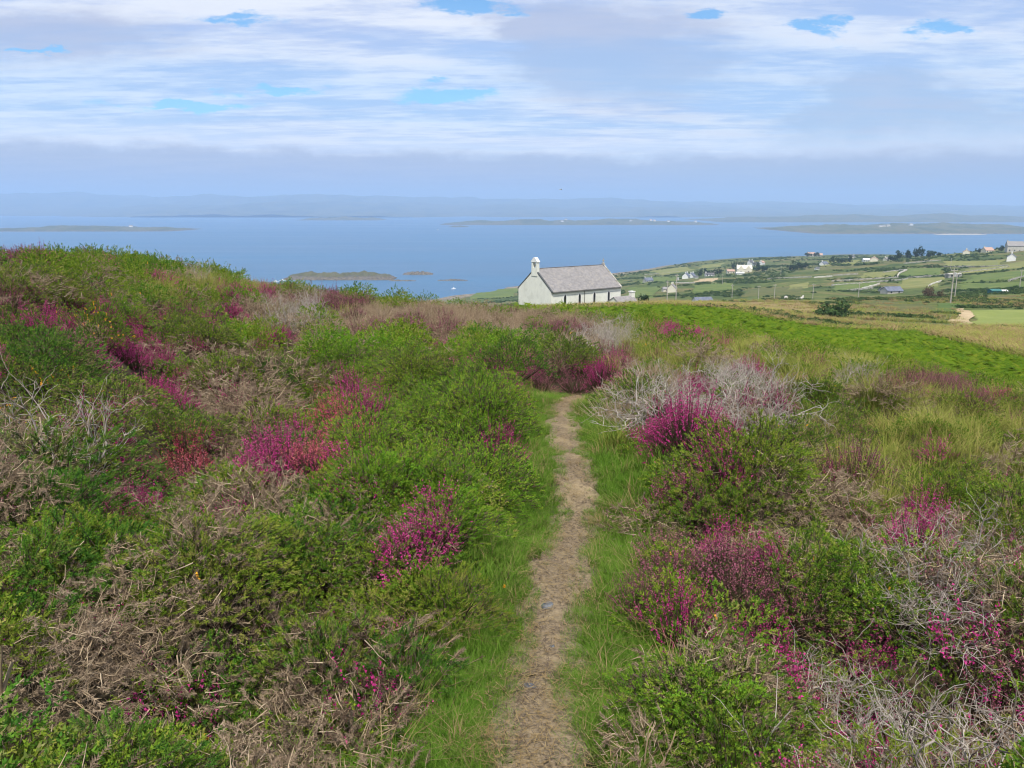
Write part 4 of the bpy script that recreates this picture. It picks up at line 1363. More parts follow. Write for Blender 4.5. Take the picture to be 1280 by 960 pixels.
def lancet(w, h, n=7):
    """pointed window outline from the sill up"""
    pts = [(-w / 2, 0), (w / 2, 0)]
    s0 = h - w * .95
    for k_ in range(n):
        a_ = k_ / (n - 1) * R(60) * 1.0
        pts.append((-w / 2 + w * math.cos(a_), s0 + w * 1.09 * math.sin(a_)))
    for k_ in range(n - 2, -1, -1):
        a_ = k_ / (n - 1) * R(60)
        pts.append((w / 2 - w * math.cos(a_), s0 + w * 1.09 * math.sin(a_)))
    return pts
def church_window(x, z, w, h, face=0):
    root = None
    o = lancet(w + .34, h + .30)
    i_ = lancet(w, h)
    n_ = len(o)
    v, f = [], []
    for dpt in (-.02, -.09):
        v += [(p[0], dpt, p[1] - .12) for p in o] + [(p[0], dpt, p[1]) for p in i_]
    for k_ in range(n_):
        a_, c2 = k_, (k_ + 1) % n_
        N2 = 2 * n_
        f.append((N2 + a_, N2 + c2, N2 + n_ + c2, N2 + n_ + a_))
        f.append((a_, N2 + a_, N2 + c2, c2))
        f.append((n_ + a_, n_ + c2, N2 + n_ + c2, N2 + n_ + a_))
    wn = obj('window', mesh('window_surround', v, f, M['white']), church)
    wn.location = (x, 0, z)
    g_ = MB().prism([(p[0], p[1]) for p in i_], 'y', -.025, -.005).build('pane', M['dark'], wn)
    MB().box(-w / 2 - .25, w / 2 + .25, -.16, -.01, -.27, -.125).build('sill', M['stone_pale'], wn)
    return wn
for px_ in (706.2, 724.4, 742.8, 760.6):
    church_window(px_along(px_, 372), 1.0, .74, 3.1)
# bellcote on the near gable
bz = HE + RZ
bc = MB().box(-.10, .60, WD / 2 - 1.08, WD / 2 + 1.08, bz - 1.5, bz + .45).build('bellcote', M['limewash'], church)
b = MB()
for s_ in (-1, 1):
    y_ = WD / 2 + s_ * .79
    b.box(-.10, .60, y_ - .27, y_ + .27, bz + .452, bz + 1.75)
b.build('bell_pier', M['limewash'], bc)
MB().prism([(WD / 2 - 1.2, bz + 1.752), (WD / 2 + 1.2, bz + 1.752), (WD / 2 + 1.2, bz + 1.92), (WD / 2 + .25, bz + 2.85), (WD / 2 - .25, bz + 2.85), (WD / 2 - 1.2, bz + 1.92)], 'x', -.18, .68).build('bellcote_cap', M['white'], bc)
b = MB()
b.tube((.25, WD / 2, bz + .75), (.25, WD / 2, bz + 1.0), .30, .24, 10).tube((.25, WD / 2, bz + 1.0), (.25, WD / 2, bz + 1.25), .20, .09, 10).tube((.25, WD / 2, bz + 1.25), (.25, WD / 2, bz + 1.74), .03, .03, 6)
b.build('bell', M['bell_metal'], bc)
b = MB()
b.box(LN - .5, LN - .1, WD / 2 - .4, WD / 2 + .4, bz + .1, bz + .7)
b.box(LN - .37, LN - .23, WD / 2 - .10, WD / 2 + .10, bz + .702, bz + 1.75)
b.box(LN - .365, LN - .235, WD / 2 - .42, WD / 2 - .102, bz + 1.18, bz + 1.36)
b.box(LN - .365, LN - .235, WD / 2 + .102, WD / 2 + .42, bz + 1.18, bz + 1.36)
b.build('gable_cross', M['stone'], church)
# sacristy at the far end of the long wall
zs = at(777, 370.2, ay + ex[1] * LN - 3)[2] - (az_ - HE)
sx0, sx1, sy0, sy1 = LN - 5.6, LN + .9, -6.2, -.02
ym = -3.4
se = zs - 2.0
sac = MB().prism([(sy0, 0), (sy1, 0), (sy1, se), (ym, zs), (sy0, se)], 'x', sx0, sx1).build('sacristy', M['limewash'], church)
for y0 in (sy0 - .2, sy1 - .02):
    s2 = (zs - se) / abs(ym - (sy0 if y0 < ym else sy1))
    zz = zs - abs(y0 - ym) * s2
    MB().prism([(y0, zz + .03), (ym, zs + .03), (ym, zs + .17), (y0, zz + .17)], 'x', sx0 - .15, sx1 - .15).build('sacristy_roof', M['slate'], sac)
b = MB().box(sx1 - .95, sx1 + .06, ym - .55, ym + .55, zs - 1.0, zs + 1.0)
ch = b.build('chimney', M['limewash'], sac)
MB().box(sx1 - 1.05, sx1 + .16, ym - .65, ym + .65, zs + 1.002, zs + 1.2).build('chimney_cap', M['white'], ch)

# ------------------------------------------------------------------ houses on the far slope
def house(px, Y, w, d, h, rise, rz, wall, roof, label, cat='house', name='house', chim=2, wins=3, zoff=0.0, pos=None, gables=0):
    if pos is None:
        r_ = ray(px, 340)
        X = r_[0] / r_[1] * Y
        pos = (X, Y, float(zf(np.array([X]), np.array([Y]))[0]) - .5 + zoff)
    o = empty(name, pos, R(rz), label=label, cat=cat)
    wl = MB().prism([(-d / 2, -1.5), (d / 2, -1.5), (d / 2, h), (0, h + rise), (-d / 2, h)], 'x', -w / 2, w / 2).build('wall', wall, o)
    s_ = rise / (d / 2)
    b = MB()
    for sg in (-1, 1):
        y0 = sg * (d / 2 + .35)
        z0 = h - .35 * s_
        b.prism([(y0, z0 + .03), (0, h + rise + .03), (0, h + rise + .25), (y0, z0 + .25)], 'x', -w / 2 - .2, w / 2 + .2)
    rf = b.build('roof', roof, o)
    for k_ in range(chim):
        x_ = (-w / 2 + .6) if k_ == 0 else (w / 2 - .6) if k_ == 1 else 0
        c_o = MB().box(x_ - .45, x_ + .45, -.4, .4, h + rise - .4, h + rise + 1.3).build('chimney', wall, rf)
    if gables:
        for k_ in range(gables):
            x_ = -w / 2 + w * (k_ + .5) / gables
            gw = w / gables * .34
            MB().prism([(x_ - gw, -1.4), (x_ + gw, -1.4), (x_ + gw, h + .2), (x_, h + rise * .95), (x_ - gw, h + .2)], 'y', -d / 2 - 1.4, -.3).build('gable_bay', wall, o)
    for k_ in range(wins):
        x_ = -w / 2 + w * (k_ + .5) / wins
        yy = -d / 2 - (1.43 if gables else .03)
        if k_ == wins // 2 and wins > 1 and not gables:
            MB().box(x_ - .5, x_ + .5, yy, yy + .025, -.2, 1.95).build('door', M['gutter'], o)
        else:
            wi = MB().box(x_ - .55, x_ + .55, yy, yy + .025, .9, 2.2).build('window', M['dark'], o)
            MB().box(x_ - .65, x_ + .65, yy - .12, yy - .002, .75, .88).build('sill', M['white'], wi)
    return o
house(810.5, 800, 8.5, 6.5, 3.0, 2.4, 20, M['grey_render'], M['slate_blue'], 'small blue grey cottage alone on the low coastal field')
house(858, 790, 7, 6, 3.2, 2.8, 62, M['white'], M['slate_blue'], 'white gabled cottage, taller of the close pair by the coast')
house(865, 800, 7, 6, 2.8, 2.6, 55, M['white'], M['slate_blue'], 'white gabled cottage beside a tiny white shed')
house(870.5, 780, 3.4, 2.8, 1.8, .8, 10, M['white'], M['slate_dark'], 'tiny white shed beside the close pair of cottages', 'shed', 'shed', 0, 0)
house(887, 840, 9, 5, 2.4, 1.4, 5, M['white'], M['slate_dark'], 'low white cottage above the sandy field', chim=1)
house(841, 560, 6.5, 6, 3.4, 2.8, 70, M['cream'], M['slate'], 'cream cottage seen between the paired utility poles')
house(833.5, 575, 5.5, 4, 2.2, 1.2, 10, M['cream'], M['slate'], 'low cream outhouse beside the cottage at the paired poles', 'shed', 'shed', 0, 1)
house(880, 400, 9.0, 5, 1.7, 1.5, 12, M['white'], M['slate_blue'], 'white cottage with blue slate roof tucked below the tan lip', chim=0, zoff=-.2)
house(913, 880, 8, 6, 3.0, 1.6, 0, M['cream'], M['clay_roof'], 'cream outbuilding joined beside the large gabled house', chim=0)
house(930, 880, 16, 8, 4.6, 3.6, -8, M['cream'], M['cream'], 'large cream house with steep gables and chimneys among trees', chim=3, gables=2, wins=2)
house(925, 830, 8, 4, 2.2, .8, 0, M['white'], M['white'], 'low flat white barn in front of the large gabled house', 'barn', 'barn', 0, 0)
house(937.5, 1060, 6, 6, 5.0, 2.6, 30, M['white'], M['slate_dark'], 'tall white house rising above the dark trees', chim=2)
house(944, 1040, 8, 6, 3, 1.6, 5, M['white'], M['slate_dark'], 'low white house beside the tall one above the trees', chim=1)
house(951.5, 1060, 6, 6, 4, 2, 40, M['white'], M['clay_roof'], 'white house with clay roof beyond the dark trees', chim=1)
house(1029, 850, 8, 5.5, 2.8, 1.9, 35, M['white'], M['slate_blue'], 'white cottage with blue roof in the green hollow', chim=1)
house(1021, 780, 3.6, 3, 2.0, .9, 15, M['white'], M['slate_dark'], 'tiny white shed in the green hollow', 'shed', 'shed', 0, 0)
house(1012, 1400, 14, 8, 5, 3, 8, M['grey_render'], M['clay_roof'], 'brown farm building on the coastal skyline', chim=1)
house(1023, 1400, 9, 7, 3.4, 2.4, -15, M['grey_render'], M['clay_roof'], 'brown barn beside the farm on the coastal skyline', 'barn', 'barn', 0)
house(1063, 1220, 8, 6, 3, 2, 20, M['cream'], M['slate_dark'], 'cream cottage on the skyline near the coast')
house(1081, 900, 7, 5, 2.6, 1.4, 0, M['white'], M['white'], 'white bungalow with pale roof near the cream gable', chim=0)
house(1091, 850, 11, 8, 2.8, 2.6, 66, M['cream'], M['clay_roof'], 'cream gabled bungalow with clay roof by the dark trees', chim=0)
house(1107, 860, 6, 5, 2.4, 1.6, 20, M['cream'], M['slate'], 'small pale cottage against the dark trees', chim=1)
house(1117, 445, 10, 6, 2.2, 2.0, 14, M['grey_render'], M['slate_blue'], 'barn with a bright blue grey roof between the stone walls', 'barn', 'barn', 0, 2)
house(1109, 455, 6, 5, 1.8, 1.3, 14, M['grey_render'], M['slate_dark'], 'low dark lean-to joined to the blue roofed barn', 'shed', 'shed', 0, 0)
house(1205, 800, 7, 6, 2.8, 2.2, 62, M['cream'], M['clay_roof'], 'cream gabled cottage on the hill brow')
house(1231, 790, 9, 7, 2.4, 2.6, 10, M['cream'], M['clay_roof'], 'cottage with pinkish clay roof on the hill brow', chim=1)
house(1266, 745, 16, 9, 5.6, 3.8, -18, M['grey_render'], M['slate'], 'large grey two-storey house on the hilltop', chim=2, wins=4)
house(1262, 630, 9, 6, 3.6, 2.6, 58, M['white'], M['slate_blue'], 'bright white gabled cottage below the large grey house')
house(1246, 290, 3.4, 2.6, 1.5, .4, 0, M['teal'], M['teal'], 'small dark teal metal shed in the rough field', 'shed', 'shed', 0, 0)
house(1256, 292, 2.8, 1.8, 1.1, .3, 0, M['white'], M['white'], 'low white shed beside the teal one', 'shed', 'shed', 0, 0)
house(1192, 520, 9, 4, 2.4, .5, 8, M['stone'], M['stone'], 'roofless grey stone ruin on the walled hillside', 'ruin', 'ruin', 0, 2)
# specks of cottages across the water
far_labels = ['white cottage on the long island, by its highest rise', 'white cottage on the long island, next to the first rise', 'white cottage at the middle of the long island', 'white cottage with a red roof on the long island', 'pale cottage beside the red roofed one on the long island', 'white cottage near the narrow end of the long island', 'white cottage towards the far tip of the long island', 'white cottage on the promontory above the strand', 'cream cottage on the promontory farm', 'pale barn on the promontory farm', 'cream house on the promontory farm', 'white cottage on the low outer island']
for (px_, isl, fd, wl), lb in zip([(700, 2, .25, 'white'), (706, 2, .35, 'white'), (784, 2, .3, 'white'), (808, 2, .3, 'cream'), (812, 2, .3, 'cream'), (830, 2, .3, 'white'), (862, 2, .3, 'white'), (1124, 4, .4, 'white'), (1097, 4, .3, 'cream'), (1092, 4, .35, 'cream'), (1087, 4, .3, 'cream'), (178, 0, .4, 'white')], far_labels):
    XI, YI, ZI = IS[isl]
    j = int(fd * (XI.shape[1] - 1))
    i_ = int(np.argmin(np.abs(XI[:, j] / YI[:, j] - (px_ - 640) / F / .99)))
    house(0, 0, 15, 8, 4.5, 3, 10, M[wl], M['clay_roof' if 'red' in lb else 'slate'], lb, chim=0, wins=0, pos=(float(XI[i_, j]), float(YI[i_, j]), float(max(ZI[i_, j], 1)) + .3))

# ------------------------------------------------------------------ fields
def fmat(name, ca, cb, sc=.15, st=(1, 1, 1)):
    return flatmat(name, ca, cb, sc, .95, 6, st, .3, .7, spec=.1)
FM = {'mown': fmat('mown_field', (.15, .185, .045), (.19, .215, .06)), 'green': fmat('pasture', (0.072, 0.110, 0.027), (0.119, 0.145, 0.038), .1), 'pale': fmat('pale_pasture', (0.128, 0.145, 0.043), (0.187, 0.180, 0.064), .1),
      'tan': fmat('dry_field', (.15, .115, .05), (.27, .20, .09), .12), 'sand': fmat('bare_field', (.32, .245, .14), (.40, .31, .19)), 'rush': fmat('rushy_field', (0.064, 0.084, 0.025), (0.111, 0.106, 0.038), .2), 'fern': fmat('fern_field', (.055, .095, .022), (.085, .12, .03), .2)}
FIELDS = [
    ('mown', [(1207, 388), (1300, 386), (1310, 411), (1213, 408)], 'light green mown field with a tan headland'), ('sand', [(1199, 386), (1207, 388), (1213, 408), (1201, 404)], 'curved bare tan headland beside the mown field'),
    ('rush', [(1070, 377), (1120, 376), (1190, 388), (1110, 393)], 'brownish rough field behind the dark thicket'), ('tan', [(860, 379), (1000, 379), (1040, 388), (900, 386)], 'strip of tan dead grass beyond the bracken'), ('fern', [(1170, 380), (1196, 379), (1200, 392), (1165, 390)], 'patch of fern beside the double pole'),
    ('sand', [(873, 349.5), (896, 347.5), (892, 352.5), (868, 353)], 'bare sandy field below the low white cottage'),
    ('green', [(1133, 336), (1180, 335), (1179, 344), (1126, 346)], 'green field enclosed by stone walls'), ('pale', [(1126, 349), (1178, 346), (1176, 358), (1118, 361)], 'pale field below the stone walls'), ('pale', [(1078, 342), (1122, 339), (1122, 346), (1072, 349)], 'narrow pale field between two walls'), ('green', [(1040, 354), (1096, 352), (1090, 361), (1040, 364)], 'green field beside the bright wall'),
    ('pale', [(1176, 327), (1254, 325), (1254, 331), (1180, 333)], 'pale strip field under the hilltop cottage'), ('pale', [(1204, 337), (1290, 324), (1290, 333), (1200, 343)], 'long sloping pale field'), ('green', [(1210, 345), (1290, 336), (1290, 348), (1205, 354)], 'green sloping field under the long wall'), ('green', [(1190, 356), (1290, 352), (1290, 361), (1195, 364)], 'rough green field below the slope'),
    ('pale', [(806, 340), (852, 334), (872, 337), (830, 344)], 'pale coastal field by the sea'), ('pale', [(876, 332), (905, 329), (902, 333), (874, 336)], 'narrow coastal field above the cottages'), ('green', [(800, 347), (850, 346), (850, 351), (800, 355)], 'green coastal field by the grey cottage'), ('pale', [(985, 357), (1010, 353), (1012, 360), (985, 363)], 'small pale field near the poles'), ('rush', [(930, 362), (1000, 358), (1010, 370), (930, 372)], 'rough brownish pasture among the utility poles'), ('green', [(860, 356), (910, 353), (925, 362), (870, 366)], 'green rough pasture beyond the blue roofed cottage'),
    ('pale', [(1030, 327), (1075, 325), (1075, 330), (1030, 333)], 'pale field near the skyline'), ('green', [(590, 364), (645, 360), (648, 370), (590, 374)], 'green coastal field behind the church'), ('pale', [(650, 352), (700, 350), (705, 355), (652, 357)], 'pale coastal strip above the shore'), ('green', [(780, 360), (822, 358), (826, 372), (780, 374)], 'green slope beside the church'),
    ('tan', [(800, 381), (880, 379), (900, 384), (810, 385)], 'tan grass bank beside the sacristy')]
FQ = []
for kd, qd, lb in FIELDS:
    c4 = [ground_at(*p, y0=30) for p in qd]
    if any(c is None for c in c4):
        continue
    FQ.append(np.array([(c[0], c[1]) for c in c4]))
    q = FQ[-1]
    s, t_ = np.meshgrid(np.linspace(0, 1, 26), np.linspace(0, 1, 26), indexing='ij')
    e_ = .5 * np.sin(s * 9) * np.minimum(t_, 1 - t_)
    Pm = (q[0] * ((1 - s) * (1 - t_))[..., None] + q[1] * (s * (1 - t_))[..., None] + q[2] * (s * t_)[..., None] + q[3] * ((1 - s) * t_)[..., None])
    wob_ = np.linalg.norm(q[0] - q[2]) * .02
    Pm = Pm + np.stack([np.sin(s * 7 + t_ * 5), np.sin(t_ * 8 + s * 4)], -1) * wob_
    Zm = zf(Pm[..., 0], Pm[..., 1]) + .12 + np.linalg.norm(q[0]) * .0004
    edge = (s < .01) | (s > .99) | (t_ < .01) | (t_ > .99)
    Zm = np.where(edge, Zm - 1.2, Zm)
    i = np.arange(26 * 26).reshape(26, 26)
    fq = np.stack([i[:-1, :-1], i[1:, :-1], i[1:, 1:], i[:-1, 1:]], -1).reshape(-1, 4)
    obj('field', mesh('field', np.concatenate([Pm, Zm[..., None]], -1).reshape(-1, 3), fq, FM[kd], smooth=True), label=lb, kind='structure')

# ------------------------------------------------------------------ dry-stone walls: courses of separate stones
WALLS = [((1040, 352), (1122, 347.5), 'stone'), ((1122, 346.5), (1132, 338), 'stone_pale'), ((1040, 357.5), (1134, 349.5), 'stone'), ((1077, 362), (1098, 355.5), 'stone_pale'), ((1134, 348), (1182, 344.5), 'stone'), ((1104, 341.5), (1130, 338), 'stone'), ((1161, 359), (1175, 352), 'stone_pale'),
         ((1179, 334), (1261, 332.5), 'stone'), ((1199, 342), (1261, 334.5), 'stone'), ((1018, 347.5), (1040, 346), 'stone_pale'), ((983, 374), (999, 371), 'stone_pale'), ((1060, 364), (1090, 361), 'stone'), ((1042, 345), (1072, 343), 'stone'), ((1261, 352), (1290, 344), 'stone'), ((806, 344), (850, 340), 'stone'), ((960, 349), (1015, 346.5), 'stone'), ((1130, 330), (1175, 326), 'stone'), ((845, 354), (868, 354), 'stone_pale')]
WL = ['stone wall along the upper edge of the pale strip field', 'bright short stone wall climbing the hillside', 'long stone wall above the bright wall', 'bright pale stone wall beside the green field', 'stone wall running towards the ruin', 'stone wall joining the bright climbing wall', 'pale slanting stone wall below the pale field', 'stone wall under the hilltop strip field', 'long stone wall below the hilltop cottages', 'pale stone wall near the green hollow',
      'pale low stone wall by the utility poles', 'stone wall below the green field', 'stone wall edging the narrow pale field', 'stone wall by the rough field end', 'stone wall on the coastal field', 'stone wall across the green hollow', 'stone wall under the hill brow', 'low pale wall at the cottage between the poles']
for (a, c, mt), lb in zip(WALLS, WL):
    A, B = ground_at(*a, y0=30), ground_at(*c, y0=30)
    if A is None or B is None:
        continue
    A, B = np.array(A[:2]), np.array(B[:2])
    ln = float(np.linalg.norm(B - A))
    dr = (B - A) / ln
    nn = np.array([-dr[1], dr[0]])
    b = MB()
    stp = max(.7, ln / 160)
    k_ = 0.0
    while k_ < ln:
        bend = math.sin(k_ / ln * 5) * ln * .012
        p = A + dr * k_ + nn * bend
        z = float(zf(p[0], p[1]))
        for course in range(2):
            w2, h2 = stp * random.uniform(.42, .62), random.uniform(.45, .8)
            b0 = z - .35 + course * .65
            dd = random.uniform(.28, .42)
            v = []
            for sx_, sy_, sz_ in [(-1, -1, 0), (1, -1, 0), (1, 1, 0), (-1, 1, 0), (-1, -1, 1), (1, -1, 1), (1, 1, 1), (-1, 1, 1)]:
                q = p + dr * sx_ * w2 * random.uniform(.8, 1) + nn * sy_ * dd * random.uniform(.8, 1)
                v.append((q[0], q[1], b0 + sz_ * h2 * random.uniform(.8, 1.1)))
            b.add(v, [(3, 2, 1, 0), (4, 5, 6, 7), (0, 1, 5, 4), (1, 2, 6, 5), (2, 3, 7, 6), (3, 0, 4, 7)])
        k_ += stp
    b.build('stone_wall', M[mt], None, label=lb, cat='wall', group='dry stone walls on the far slope')

# ------------------------------------------------------------------ scrub, thickets and trees beyond the bracken
SCR = [leafball_tb(1000 + v, 150, 1.0, .75, .34).mesh('scrub_clump', [M['scrub']]) for v in range(6)]
n = 42000
u = RNG.uniform(-.12, .74, n)
Y = np.exp(RNG.uniform(math.log(95), math.log(1450), n))
X = u * Y
Z = zf(X, Y)
mask = fbm(X, Y, 170, 61, 4) + .45 * fbm(X, Y, 38, 62, 3)
keep = (mask > .16) & (Z > 3)
inside = np.zeros(n, bool)
for q in FQ:
    s_ = np.ones(n, bool)
    sg = None
    for k_ in range(4):
        a, b = q[k_], q[(k_ + 1) % 4]
        cr = (b[0] - a[0]) * (Y - a[1]) - (b[1] - a[1]) * (X - a[0])
        if sg is None:
            ctr = q.mean(0)
            sg = np.sign((b[0] - a[0]) * (ctr[1] - a[1]) - (b[1] - a[1]) * (ctr[0] - a[0]))
        s_ &= cr * sg > 0
    inside |= s_
keep &= ~inside
keep &= ~((np.abs(X - (ax + 8)) < 22) & (np.abs(Y - (ay + 6)) < 24))
keep[14000:] &= mask[14000:] > .38
X, Y, Z = X[keep], Y[keep], Z[keep]
pts = [np.stack([X, Y, Z - .15], -1)]
scs = [np.clip(RNG.uniform(.45, 1.1, len(X)) * (Y / 330) ** .5, .4, 2.2)]
# hedge lines
for a, c, hsz, dens in [((1070, 372), (1182, 376), .8, 60), ((1200, 384.5), (1290, 383), .7, 70), ((870, 386), (1000, 392), .6, 70), ((1050, 393), (1165, 398), .7, 80), ((1202, 410), (1290, 413), .55, 60), ((780, 349), (855, 346), 1.5, 40), ((800, 372), (870, 369), 1.0, 60), ((960, 334), (1030, 330), 2.0, 60), ((1030, 331), (1090, 331), 2.0, 50), ((1175, 326), (1254, 324), 1.1, 40), ((1120, 346), (1180, 345), 1.0, 50), ((1200, 344), (1290, 335), 1.0, 50), ((860, 357), (960, 353), 1.3, 70), ((1180, 364), (1290, 362), 1.2, 70), ((600, 374), (650, 371), .9, 40), ((1036, 350), (1120, 345.5), .9, 60), ((1036, 364), (1110, 366), 1.0, 60), ((655, 356), (780, 341.5), 1.2, 50), ((780, 342), (900, 327), 1.4, 60), ((900, 327), (1010, 321), 1.8, 60), ((1015, 380), (1075, 376), .7, 50)]:
    A, B = ground_at(*a, y0=30), ground_at(*c, y0=30)
    if A is None or B is None:
        continue
    tt = RNG.uniform(0, 1, dens)
    hx = A[0] + (B[0] - A[0]) * tt + RNG.normal(0, 1, dens) * .004 * A[1]
    hy = A[1] + (B[1] - A[1]) * tt + RNG.normal(0, 1, dens) * .006 * A[1]
    pts.append(np.stack([hx, hy, zf(hx, hy) - .15], -1))
    scs.append(hsz * RNG.uniform(.6, 1.3, dens))
pts, scs = np.concatenate(pts), np.concatenate(scs)
n = len(pts)
scatter('scrub', SCR, pts, np.stack([np.zeros(n), np.zeros(n), RNG.uniform(0, 6.28, n)], -1), np.stack([scs * 1.3, scs * 1.3, scs], -1), RNG.integers(0, 6, n), 'dark low scrub and hedges over the far slope')
# rough tan grass beyond the bracken
n = 7500
u = RNG.uniform(.03, .72, n)
Y = np.exp(RNG.uniform(math.log(46), math.log(260), n))
u = np.where(Y < 88, RNG.uniform(.42, .78, n), u)
X = u * Y
kp = (fbm(X, Y, 60, 71, 3) > -.35) | (Y < 100)
_pp = proj(X, Y, zf(X, Y) + .4)
kp &= (Y > 92) | (_pp[1] < np.interp(_pp[0], *BR_TOP) + 3)
for q in FQ[:2]:
    c0 = q.mean(0)
    s_ = np.ones(n, bool)
    for k_ in range(4):
        a, b = q[k_], q[(k_ + 1) % 4]
        f_ = lambda x, y: (b[0] - a[0]) * (y - a[1]) - (b[1] - a[1]) * (x - a[0])
        s_ &= f_(X, Y) * np.sign(f_(c0[0], c0[1])) > 0
    kp &= ~s_
X, Y = X[kp], Y[kp]
n = len(X)
RG = [grass_tb(1100 + v, 40, .55, (.35, .8), .03, .8, 0, .6).mesh('rough_tuft', [M['grass_long'] if v < 2 else M['straw']]) for v in range(4)]
s_ = RNG.uniform(.8, 1.6, n)
scatter('rough_grass', RG, np.stack([X, Y, zf(X, Y)], -1), np.stack([np.zeros(n), np.zeros(n), RNG.uniform(0, 6.28, n)], -1), np.stack([s_ * 1.3, s_ * 1.3, s_ * .8], -1), RNG.integers(0, 4, n), 'rough tan and green grass below the bracken')

def tree(px, Y, h, w, seed, label, mat='tree', name='tree', cat='tree', trunk=True, leaves=420, ls=.12, zoff=-.2):
    r_ = ray(px, 350)
    X = r_[0] / r_[1] * Y
    o = empty(name, (X, Y, float(zf(X, Y)) + zoff), 0, label=label, cat=cat, group='trees by the far houses' if trunk else None)
    if trunk:
        b = MB()
        b.tube((0, 0, -.3), (0, 0, h * .45), h * .035, h * .022, 6)
        for k_ in range(4):
            a_ = k_ * 1.6 + seed
            b.tube((0, 0, h * .35), (math.cos(a_) * w * .25, math.sin(a_) * w * .25, h * .68), h * .016, h * .006, 5)
        b.build('trunk', M['twig_dark'], o)
    cr_ = obj('crown' if trunk else 'foliage', leafball_tb(seed, leaves, w / 2, h * (.8 if trunk else 1.0), ls * w, h * .18 if trunk else 0).mesh('crown', [M[mat]]), o)
    return o
TREES = [(874, 850, 6.5, 8), (882, 860, 7, 8), (890, 850, 6, 9), (898, 860, 7, 8), (916, 930, 10, 7), (921, 940, 11, 6), (927, 930, 10, 7), (945, 960, 8, 9), (948, 860, 6, 10), (957, 850, 6, 9), (988, 820, 7, 9), (996, 820, 7.5, 10), (1003, 830, 6.5, 9), (1040, 880, 7, 10), (1050, 890, 7.5, 11), (1060, 880, 6.5, 10),
         (1113, 800, 7, 11), (1122, 800, 8, 10), (1131, 800, 9, 11), (1141, 800, 10, 10), (1148, 800, 9, 10), (1160, 800, 6.5, 10), (1169, 790, 5, 9), (1220, 800, 5, 7), (1247, 770, 6, 6), (803, 207, 3.4, 4.0), (1008, 1380, 8, 12), (1018, 1380, 7, 12)]
TL = ['dark tree nearest the close pair of cottages', 'rounded dark tree second along the coastal row', 'low dark tree third along the coastal row', 'dark tree at the end of the coastal row', 'tall conifer behind the cream outbuilding', 'tallest dark conifer behind the large gabled house', 'dark conifer beside the tall white house', 'broad tree above the large gabled house', 'dark tree by the low flat barn', 'low tree beyond the low flat barn', 'tree beginning the green hollow clump', 'middle tree of the green hollow clump', 'last tree of the green hollow clump', 'tree beside the white cottage in the hollow', 'broad tree between hollow and bungalows', 'tree close behind the white bungalow',
      'low tree next to the small pale cottage', 'tree second in the dark brow clump', 'tall tree in the dark brow clump', 'tallest rounded tree of the dark brow clump', 'tree on the outer side of the brow clump', 'low bushy tree past the brow clump', 'lowest bushy tree past the brow clump', 'small tree by the clay roofed brow cottage', 'small tree beside the large grey house', 'dark bushy tree right beside the sacristy chimney', 'tree by the brown farm building', 'tree by the brown skyline barn']
TL[25] = 'dark bushy tree growing beside the sacristy chimney'
TL[0] = 'dark tree next to the close pair of cottages'
for k_, ((px_, Y_, h_, w_2), lb) in enumerate(zip(TREES, TL)):
    tree(px_, Y_, h_, w_2, 1200 + k_, lb)
tree(1043, 140, 2.2, 6.6, 1301, 'dark rounded thicket standing alone in the tan grass', 'scrub', 'thicket', 'bush', False, 1500, .07)
tree(1163, 265, 3.2, 6.0, 1302, 'brown leafed thicket near the double pole', 'brown_bush', 'thicket', 'bush', False, 900, .08)
tree(1180, 262, 2.0, 4.0, 1303, 'small brown bush beside the brown thicket', 'brown_bush', 'thicket', 'bush', False, 500, .09)

# ------------------------------------------------------------------ utility poles
def pole(px, Y, h, label, arm=1.6, twin=False, box=False):
    r_ = ray(px, 370)
    X = r_[0] / r_[1] * Y
    o = empty('utility_pole', (X, Y, float(zf(X, Y)) - .3), random.uniform(-.4, .4), label=label, cat='pole', group='wooden utility poles on the far slope')
    MB().tube((0, 0, 0), (0, 0, h), .17, .11, 8).build('shaft', M['wood'], o)
    ca = MB().box(-arm / 2, arm / 2, -.06, .06, h - .65, h - .5).build('crossarm', M['wood'], o)
    for k_ in (-1, 0, 1):
        MB().tube((k_ * arm * .44, 0, h - .5), (k_ * arm * .44, 0, h - .28), .05, .035, 6).build('insulator', M['porcelain'], ca)
    if twin:
        MB().tube((1.5, 0, 0), (1.5, 0, h - .3), .17, .11, 8).build('second_shaft', M['wood'], o)
        MB().box(-.2, 1.7, -.10, -.02, h - 1.6, h - 1.4).build('brace', M['wood'], o)
    if box:
        MB().tube((.42, 0, h - 2.0), (.42, 0, h - 1.1), .28, .28, 10).build('transformer', M['metal'], o)
    return o
pole(834, 262, 8.0, 'shorter of two grey poles close past the sacristy', .9)
pole(845, 255, 9.6, 'taller of two grey poles close past the sacristy', 1.2, box=True)
pole(1189, 205, 9.4, 'heavy pole with crossarm and transformer by the fern patch', 2.0, box=True)
pole(1193.5, 262, 8.0, 'plain pole standing close behind the transformer pole', .6)
for px_, Y_, h_, lb in [(1073, 330, 8, 'pole beside the brownish rough field'), (915, 430, 7.5, 'pole above the blue roofed cottage'), (948, 385, 7.5, 'pole in the rough brownish pasture'), (968, 380, 8, 'pole standing tall in the rough brownish pasture'), (1016, 400, 8, 'pole next to the small pale field'), (880, 720, 8, 'far pole by the sandy field'), (891, 740, 8, 'far pole by the low white cottage'), (902, 600, 8, 'pole on the green pasture rise'), (564, 640, 9, 'lone pole at the shore behind the crest'), (1273, 330, 8, 'pole by the rough field end'), (1184, 600, 8, 'pole behind the stone ruin'), (974, 700, 8, 'far pole below the dark trees')]:
    pole(px_, Y_, h_, lb)

